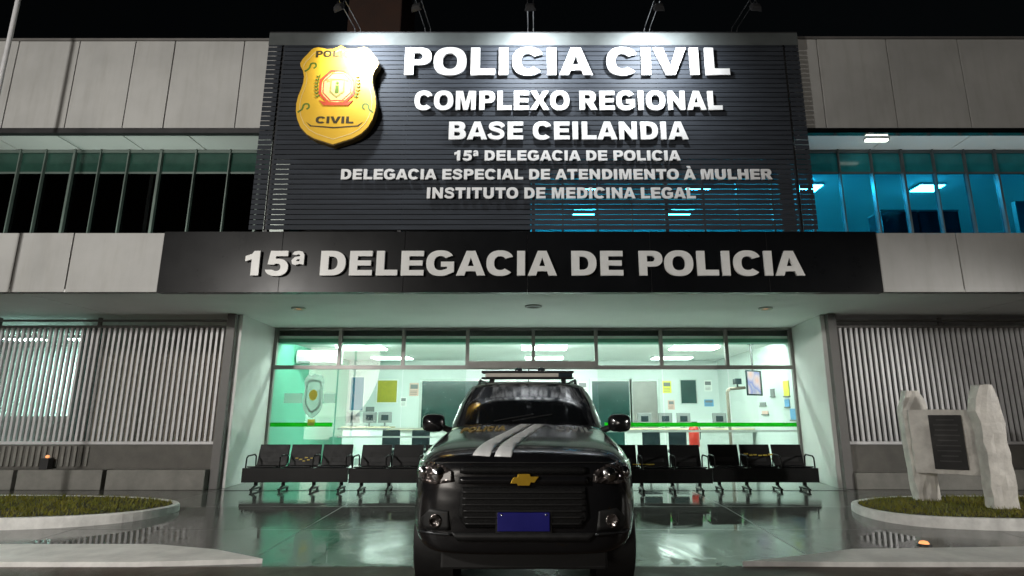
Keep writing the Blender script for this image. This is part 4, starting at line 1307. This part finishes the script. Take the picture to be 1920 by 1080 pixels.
# greenhouse
G = [(1.52, .0, 1.20)]
rings = []
base = [(0, 1.66, 1.31), (.40, 1.69, 1.305), (.72, 1.79, 1.29), (.85, 1.98, 1.265), (.885, 2.3, 1.25), (.89, 3.0, 1.25), (.885, 3.9, 1.25), (.865, 4.45, 1.24), (.78, 4.72, 1.23), (.40, 4.80, 1.22), (0, 4.82, 1.22)]
top = [(0, 2.31, 1.765), (.40, 2.33, 1.76), (.62, 2.40, 1.745), (.685, 2.54, 1.735), (.71, 2.9, 1.745), (.715, 3.3, 1.75), (.71, 3.9, 1.74), (.69, 4.28, 1.72), (.61, 4.46, 1.70), (.36, 4.53, 1.70), (0, 4.55, 1.70)]
roof = [(0, 2.55, 1.80), (.34, 2.56, 1.797), (.51, 2.62, 1.79), (.58, 2.74, 1.785), (.605, 3.0, 1.793), (.61, 3.3, 1.797), (.605, 3.9, 1.79), (.58, 4.2, 1.775), (.51, 4.36, 1.755), (.30, 4.42, 1.755), (0, 4.43, 1.755)]
def full(r):
    return r + [(-x, y, z) for x, y, z in r[-2:0:-1]]
mb = MB()
rs = [full(base), full([tuple(Vector(a) * .5 + Vector(b) * .5 + Vector((.02 if a[0] > .1 else 0, 0, .02))) for a, b in zip(base, top)]), full(top), full(roof)]
n = len(rs[0])
vs = [p for r in rs for p in r]
fs = []
for j in range(3):
    fs += [(j * n + k, j * n + (k + 1) % n, (j + 1) * n + (k + 1) % n, (j + 1) * n + k) for k in range(n)]
mid = len(vs)
vs.append((0, 3.4, 1.815))
fs += [(3 * n + k, 3 * n + (k + 1) % n, mid) for k in range(n)]
mb.add(vs, fs, True)
cpart('cabin', mb, M['paint'], CAR)

def on_side(ti, tj, quad_rows=6, rng=(.08, .92)):
    """Glass over the cabin shell between outline stations ti..tj (front centre is 0), inset from sill and roof."""
    mb = MB()
    vs = []
    m = 10
    def lerp(r, t):
        i = min(int(t), n - 1)
        a, b = Vector(r[i % n]), Vector(r[(i + 1) % n])
        return a + (b - a) * (t - i)
    for a in range(m + 1):
        t = ti + (tj - ti) * a / m
        for b in range(quad_rows + 1):
            w = rng[0] + (rng[1] - rng[0]) * b / quad_rows
            q = [lerp(rs[k], t % n) for k in (0, 1, 2)]
            p = q[0] + (q[1] - q[0]) * (w * 2) if w < .5 else q[1] + (q[2] - q[1]) * (w * 2 - 1)
            c = Vector((0, 3.1, 1.3))
            d = (p - c).normalized()
            vs.append(p + Vector((d.x, d.y * .6, .15)) * .014)
    R = quad_rows + 1
    fs = [(a * R + b, (a + 1) * R + b, (a + 1) * R + b + 1, a * R + b + 1) for a in range(m) for b in range(quad_rows)]
    return mb.add(vs, fs, True)
wsm = on_side(-2.25, 2.25, rng=(.06, .93))
ws = cpart('windshield', wsm, M['car_glass'], CAR)
for sx in (-1, 1):
    a, b = -.55, 0
    y0 = 1.56
    q = MB().path([(sx * .10 - .25, 1.70, 1.355), (sx * .10 + .18, 1.80, 1.425)], .008, 6)
    cpart('wiper', q, M['trim'], CAR)
for t0, t1 in ((3.3, 4.6), (4.75, 5.75), (5.95, 6.85)):
    cpart('side_window', on_side(t0, t1, rng=(.12, .86)), M['car_glass'], CAR)
    cpart('side_window', on_side(n - t1, n - t0, rng=(.12, .86)), M['car_glass'], CAR)
cpart('rear_window', on_side(8.4, n - 8.4, rng=(.2, .86)), M['car_glass'], CAR)
# roof rails and light bar
for sx in (-1, 1):
    cpart('roof_rail', MB().path([(sx * .61, 2.75, 1.775), (sx * .615, 2.9, 1.825), (sx * .615, 4.0, 1.825), (sx * .60, 4.2, 1.765)], .018), M['trim'], CAR)
lb = cpart('light_bar', MB().box(-.60, .60, 2.86, 3.12, 1.845, 1.868).box(-.60, .60, 2.86, 3.12, 1.918, 1.95), M['trim'], CAR, bevel=.01)
cpart('light_bar_lens', MB().box(-.55, .40, 2.85, 3.13, 1.869, 1.917), M['lens_pale'], lb, bevel=.006)
cpart('light_bar_lens', MB().box(.401, .58, 2.85, 3.13, 1.869, 1.917), M['screen_dark'], lb, bevel=.006)
cpart('bracket', MB().box(-.5, -.44, 2.95, 3.05, 1.79, 1.844).box(.44, .5, 2.95, 3.05, 1.79, 1.844), M['trim'], lb)
cpart('beacon', MB().lathe([(.05, 1.951), (.05, 1.98), (.03, 1.993), (.0005, 1.998)], (.18, 2.99, 0), 'z', 16), M['screen_dark'], lb)
cpart('beacon', MB().lathe([(.05, 1.951), (.05, 1.98), (.03, 1.993), (.0005, 1.998)], (-.12, 2.99, 0), 'z', 16), M['screen_dark'], lb)
cpart('antenna', MB().tube((.0, 4.2, 1.81), (0, 4.42, 2.05), .008), M['trim'], CAR)

# mirrors
for sx in (-1, 1):
    prof = [(.0, 1.88), (.085, 1.855), (.135, 1.80), (.15, 1.72), (.13, 1.67), (.0005, 1.655)]
    m = MB()
    vs, fs = [], []
    N = 16
    for r_, y in prof:
        for k in range(N):
            a = math.tau * k / N
            c_, s_ = math.cos(a), math.sin(a)
            e = 2 / 3.2
            vs.append((sx * (1.005 + max(r_, .001) * .83 * math.copysign(abs(c_) ** e, c_)), y, 1.335 + max(r_, .001) * .64 * math.copysign(abs(s_) ** e, s_)))
    for j in range(len(prof) - 1):
        fs += [(j * N + k, j * N + (k + 1) % N, (j + 1) * N + (k + 1) % N, (j + 1) * N + k) for k in range(N)]
    fs.append(tuple(range(N)))
    m.add(vs, fs, True)
    mo = cpart('side_mirror', m, M['paint'], CAR)
    cpart('mirror_arm', MB().tube((sx * .82, 1.80, 1.25), (sx * .94, 1.78, 1.295), .035, .03), M['trim'], mo)
    cpart('mirror_glass', MB().box(sx * 1.005 - .09, sx * 1.005 + .09, 1.881, 1.885, 1.27, 1.40), M['chrome'], mo)

# nose
def head_mat():
    m, nt, b = node_mat('headlamp')
    tc = nt.nodes.new("ShaderNodeTexCoord")
    v = nt.nodes.new("ShaderNodeTexVoronoi")
    v.inputs["Scale"].default_value = 22
    nt.links.new(tc.outputs["Object"], v.inputs["Vector"])
    r = ramp(nt, v.outputs["Color"], [(.0, (.03, .025, .025)), (.55, (.10, .085, .08)), (.9, (.26, .22, .21))])
    nt.links.new(r.outputs[0], b.inputs["Base Color"])
    b.inputs["Metallic"].default_value = .7
    b.inputs["Roughness"].default_value = .18
    b.inputs["Coat Weight"].default_value = 1.0
    bp = nt.nodes.new("ShaderNodeBump")
    bp.inputs["Strength"].default_value = .8
    bp.inputs["Distance"].default_value = .03
    nt.links.new(v.outputs["Distance"], bp.inputs["Height"])
    nt.links.new(bp.outputs[0], b.inputs["Normal"])
    return m
M['headlamp'] = head_mat()
hl = [(.54, .955), (.68, .935), (.81, .945), (.885, .985), (.905, 1.04), (.88, 1.085), (.76, 1.10), (.64, 1.075), (.55, 1.03)]
for sx in (-1, 1):
    P_ = hl if sx > 0 else mirror_poly(hl)
    h = cpatch('headlight', P_, .006, M['headlamp'], CAR)
    for x, z, r_ in ((.67, 1.01, .048), (.80, 1.02, .040)):
        hit = BVH.ray_cast(Vector((sx * x, -2, z)), Vector((0, 1, 0)))[0]
        cpart('projector_lens', MB().lathe([(r_ * 1.15, .0), (r_ * 1.1, -.02), (r_ * .95, -.018), (r_ * .7, -.03), (.0005, -.038)], (sx * x, hit.y, z), 'y', 24), M['chrome'], h)
    el = [(.60, .865), (.69, .845), (.76, .845), (.70, .86)]
# grilles
def mesh_grille():
    m, nt, b = node_mat('grille_mesh')
    tc = nt.nodes.new("ShaderNodeTexCoord")
    v = nt.nodes.new("ShaderNodeTexVoronoi")
    v.inputs["Scale"].default_value = 60
    v.feature = 'DISTANCE_TO_EDGE'
    nt.links.new(tc.outputs["Object"], v.inputs["Vector"])
    r = ramp(nt, v.outputs["Distance"], [(.05, .012), (.12, .003)])
    nt.links.new(r.outputs[0], b.inputs["Base Color"])
    b.inputs["Roughness"].default_value = .5
    b.inputs["Specular IOR Level"].default_value = .2
    bp = nt.nodes.new("ShaderNodeBump")
    bp.inputs["Distance"].default_value = .006
    bp.inputs["Strength"].default_value = .3
    bp.invert = True
    nt.links.new(v.outputs["Distance"], bp.inputs["Height"])
    nt.links.new(bp.outputs[0], b.inputs["Normal"])
    return m
M['grille'] = mesh_grille()
gu = cpatch('upper_grille', [(-.50, 1.02), (-.45, 1.01), (.45, 1.01), (.50, 1.02), (.50, 1.06), (.40, 1.075), (-.40, 1.075), (-.50, 1.06)], .004, M['grille'], CAR)
cpatch('lower_grille', [(-.44, .62), (.44, .62), (.50, .70), (.48, .92), (-.48, .92), (-.50, .70)], .004, M['grille'], CAR)
for k in range(6):
    z = .645 + k * .046
    h_ = .45 + min(k, 3) * .008
    cpatch('grille_slat', [(-h_, z), (h_, z), (h_, z + .012), (-h_, z + .012)], .010, M['trim'], CAR, thick=.016)
cpatch('grille_bar', [(-.50, .94), (.50, .94), (.50, .995), (-.50, .995)], .012, M['paint'], CAR, thick=.02)
hit = BVH.ray_cast(Vector((0, -2, .975)), Vector((0, 1, 0)))[0]
bow = [(-.105, -.028), (-.052, -.028), (-.045, -.043), (.045, -.043), (.055, -.020), (.085, -.020), (.118, .024), (.055, .024), (.048, .043), (-.045, .043), (-.052, .020), (-.080, .020)]
q = MB().prism([(x, .975 + z) for x, z in bow], hit.y - .038, hit.y - .012, 'y')
cpart('emblem', q, M['gold'], CAR, bevel=.004)
hit = BVH.ray_cast(Vector((0, -2, .66)), Vector((0, 1, 0)))[0]
pl = cpart('number_plate', MB().box(-.20, .20, hit.y - .03, hit.y - .012, .60, .735), M['plate_blue'], CAR, bevel=.004)
cpart('plate_bracket', MB().box(-.215, .215, hit.y - .012, hit.y + .02, .585, .75), M['trim'], pl)
for x in (-.17, .17):
    cpart('plate_bolt', MB().lathe([(.008, 0), (.008, -.005), (.0005, -.006)], (x, hit.y - .03, .72), 'y', 10), M['chrome'], pl)
for sx in (-1, 1):
    po = [(.56, .60), (.76, .60), (.80, .68), (.72, .76), (.58, .74)]
    po = po if sx > 0 else mirror_poly(po)
    fb = cpatch('fog_lamp_recess', po, .003, M['trim'], CAR)
    hit = BVH.ray_cast(Vector((sx * .68, -2, .67)), Vector((0, 1, 0)))[0]
    cpart('fog_lamp', MB().lathe([(.05, 0), (.05, -.02), (.04, -.023), (.025, -.015), (.0005, -.012)], (sx * .68, hit.y, .67), 'y', 24), M['headlamp'], fb)
    po = [(.545, .565), (.80, .575), (.815, .59), (.545, .582)]
    cpatch('fog_lamp_blade', po if sx > 0 else mirror_poly(po), .010, M['chair_metal'], CAR)
cpatch('skid_plate', [(-.5, .525), (.5, .525), (.56, .585), (-.56, .585)], .006, M['trim'], CAR)
cpart('underbody', MB().box(-.60, .60, .55, 4.30, .20, .46).box(-.66, .66, .22, .549, .27, .44), M['trim'], CAR, bevel=.02)
cpatch('crease_lip', [(-.70, 1.085), (-.5, 1.092), (.5, 1.092), (.70, 1.085), (.70, 1.092), (.5, 1.10), (-.5, 1.10), (-.70, 1.092)], .006, M['trim'], CAR)

# hood markings, wheels
cpatch('hood_stripe', [(-.41, .09), (-.27, .07), (.06, 1.56), (-.05, 1.56)], .004, M['stripe'], CAR, axis='z', thick=.003, step=.06)
cpatch('hood_stripe', [(-.235, .07), (-.10, .06), (.20, 1.56), (.09, 1.56)], .004, M['stripe'], CAR, axis='z', thick=.003, step=.06)
cpatch('hood_seam', [(-.80, .40), (-.79, .40), (-.80, 1.50), (-.81, 1.50)], .002, M['trim'], CAR, axis='z', thick=.004, step=.08)
cpatch('hood_seam', [(.79, .40), (.80, .40), (.81, 1.50), (.80, 1.50)], .002, M['trim'], CAR, axis='z', thick=.004, step=.08)
def hood_text(name, s, x0, x1, y0, y1, mat):
    """Lettering lying on the hood, read from the front."""
    me = curve_mesh(name, words_outline(s, x0, x1, 0, 1), .004)
    off = wloc(CAR)
    for v in me.vertices:
        x, t_, d = v.co
        y = y1 + (y0 - y1) * (1 - t_)
        hit = BVH.ray_cast(Vector((x, y, 3)), Vector((0, 0, -1)))[0]
        v.co = cw((x, y, hit.z + .005 + d)) - off
    me.update()
    return link_mesh(name, me, mat, CAR)
hood_text('hood_lettering', 'POLICIA', -.64, -.20, 1.12, 1.40, M['marking_gold'])
hood_text('hood_lettering', 'CIVIL', .30, .66, 1.12, 1.40, M['stripe_grey'])

for y in (.93, 3.775):
    for sx in (-1, 1):
        c = (sx * .82, y, .395)
        s = sx
        w = cpart('wheel', MB().lathe([(.24, -.12 * s), (.345, -.13 * s), (.385, -.11 * s), (.395, -.05 * s), (.395, .05 * s), (.385, .11 * s), (.345, .13 * s), (.245, .12 * s)], c, 'x', 40), M['tyre'], CAR)
        r_ = MB().lathe([(.245, -.10 * s), (.245, .11 * s), (.22, .105 * s), (.20, .04 * s), (.0005, .03 * s)], c, 'x', 40)
        for k in range(6):
            a = math.tau * k / 6
            r_.tube((c[0] + .07 * s, c[1] + .04 * math.cos(a), c[2] + .04 * math.sin(a)), (c[0] + .095 * s, c[1] + .225 * math.cos(a), c[2] + .225 * math.sin(a)), .032, .026, 8)
        r_.lathe([(.06, .05 * s), (.06, .10 * s), (.0005, .105 * s)], c, 'x', 20)
        cpart('rim', r_, M['rim'], w)
    for sx in (-1, 1):
        c = MB().lathe([(.445, -.30 * sx), (.445, .02 * sx)], (sx * .90, y, .395), 'x', 40)
        cpart('wheel_arch_liner', c, M['trim'], CAR)
for sx in (-1, 1):
    cpart('door_handle', MB().box(sx * .952 - .012, sx * .952 + .012, 2.62, 2.80, 1.02, 1.045), M['paint'], CAR, bevel=.006)
    cpart('door_handle', MB().box(sx * .952 - .012, sx * .952 + .012, 3.45, 3.63, 1.03, 1.055), M['paint'], CAR, bevel=.006)
    for ys in (1.72, 2.88, 3.72):
        cpart('door_seam', MB().box(sx * .951 - .003, sx * .951 + .003, ys, ys + .006, .42, 1.05), M['trim'], CAR)
    cpart('side_step', MB().box(min(sx * .84, sx * .98), max(sx * .84, sx * .98), 1.45, 3.25, .30, .34), M['trim'], CAR, bevel=.01)
    tl = [(.70, .92), (.86, .92), (.87, 1.06), (.72, 1.06)]
    cpart('tail_light', MB().box(min(sx * .70, sx * .86), max(sx * .70, sx * .86), 4.80, 4.87, .90, 1.06), M['red'], CAR, bevel=.01)

# ------------------------------------------------------------------ pole, tank tower, garden light, imitated ground reflection, street lamps, added uplights
t = thing('flagpole', (-8.62, 8.4, 0), 'tall white pole at the far left edge of the photo', 'pole')
part('shaft', MB().tube((-8.62, 8.4, .14), (-8.62, 8.4, 12.0), .040, .032, n=16), M['fence'], t)
part('base', MB().lathe([(.0005, .20), (.12, .20), (.14, .14)], (-8.62, 8.4, 0), 'z', 20), M['frame'], t)
part('finial', MB().lathe([(.0005, 12.14), (.06, 12.1), (.075, 12.05), (.06, 12.001)], (-8.62, 8.4, 0), 'z', 16), M['fence'], t)
t = thing('water_tank_tower', (-5.0, 17.0, 8.15), 'dim brown water tank tower on the roof behind the badge', 'tank tower')
part('shaft', MB().box(-5.75, -4.4, 16.5, 17.9, 8.152, 13.0), M['brown_concrete'], t, bevel=.03)
part('tank', MB().box(-5.95, -4.23, 16.2, 18.1, 13.001, 15.5), M['brown_concrete'], t, bevel=.05)
part('ladder', MB().path([(-4.9, 16.44, 8.2), (-4.9, 16.44, 13)], .02).path([(-4.5, 16.44, 8.2), (-4.5, 16.44, 13)], .02), M['frame'], t)
t = thing('garden_light', (-9.20, 11.36, .36), 'small dim orange lamp on the grey ledge before the left fence', 'garden light')
part('lamp_base', MB().box(-9.28, -9.12, 11.29, 11.43, .361, .56), M['dark_steel'], t, bevel=.01)
part('globe', MB().lathe([(.0005, .561), (.028, .568), (.034, .59), (.026, .61), (.0005, .62)], (-9.20, 11.36, 0), 'z', 16), M['lamp_and_glow_warm'], t)
t = thing('reflected_glow', (4.41, 6.98, -.075), 'small glowing orange disc imitating a reflection in the wet gutter at right', 'garden light')  # emissive disc standing in for an orange reflection on the wet ground
part('glow_rim', MB().lathe([(.075, .0), (.075, .015), (.055, .02)], (4.41, 6.98, -.075), 'z', 20), M['dark_steel'], t)
part('lens', MB().lathe([(.055, .021), (.04, .045), (.0005, .055)], (4.41, 6.98, -.075), 'z', 20), M['lamp_and_glow_warm'], t)

def post_lamp(x, y, z, power, label, towards, cone):
    t = thing('post_lamp', (x, y, 0), label, 'street lamp', 'post lamps in front of the station')
    part('pole', MB().tube((x, y, -.08), (x, y, z - .3), .05, .04, 16).lathe([(.10, 0), (.10, .05), (.05, .09)], (x, y, 0), 'z', 20), M['post'], t)
    hd = part('lamp_cap', MB().lathe([(.0005, z + .20), (.14, z + .16), (.17, z + .12), (.16, z + .10)], (x, y, 0), 'z', 24).tube((x, y, z - .3), (x, y, z - .12), .06, .10), M['dark_steel'], t)
    part('diffuser', MB().lathe([(.09, z - .119), (.13, z - .05), (.14, z + .099)], (x, y, 0), 'z', 24), M['lamp_street'], hd)
    ld = bpy.data.lights.new('post_glow', 'SPOT')
    ld.energy, ld.color, ld.shadow_soft_size = power, (1.0, .965, .91), .25
    ld.spot_size, ld.spot_blend = math.radians(cone), .6
    lo = bpy.data.objects.new('post_glow', ld)
    COL.objects.link(lo)
    lo.parent = t
    d = (Vector(towards) - Vector((x, y, z))).normalized()
    lo.location = Vector((0, 0, z)) + d * .2
    lo.rotation_euler = d.to_track_quat('-Z', 'Y').to_euler()
post_lamp(-8.5, -1.0, 4.9, 2900, 'grey street lamp on the left, in front of the station', (-6.5, 8.5, 3.0), 150)
post_lamp(15.0, 1.0, 3.95, 2700, 'grey street lamp on the right, in front of the station', (6.0, 8.0, -.3), 50)

def ledge_fill_light(x0, x1, power, col, label):
    """An added, unseen slim lamp on the ledge behind the fascia, washing the soffit of the upper storey."""
    cx = (x0 + x1) / 2
    t = thing('ledge_fill_light', (cx, 9.85, 4.346), label, 'uplight', 'added uplights on the fascia ledge')  # hidden fill, added to lift the upper soffit and mullions
    part('lamp_housing', MB().box(x0, x1, 9.80, 9.90, 4.347, 4.385), M['dark_steel'], t)
    part('lens', MB().box(x0 + .02, x1 - .02, 9.815, 9.885, 4.386, 4.392), M['letter_white'], t)
    ld = bpy.data.lights.new('ledge_glow', 'AREA')
    ld.shape, ld.size, ld.size_y, ld.energy, ld.color = 'RECTANGLE', x1 - x0, .08, power, col
    lo = bpy.data.objects.new('ledge_glow', ld)
    COL.objects.link(lo)
    lo.parent = t
    lo.location = (0, 0, .06)
    lo.rotation_euler = (math.pi, 0, 0)
ledge_fill_light(-10.5, -5.2, 20, (.80, 1.0, .88), 'added fill uplight on the ledge under the left upper windows')
ledge_fill_light(5.2, 10.5, 16, (.90, 1.0, .98), 'added fill uplight on the ledge under the right upper windows')
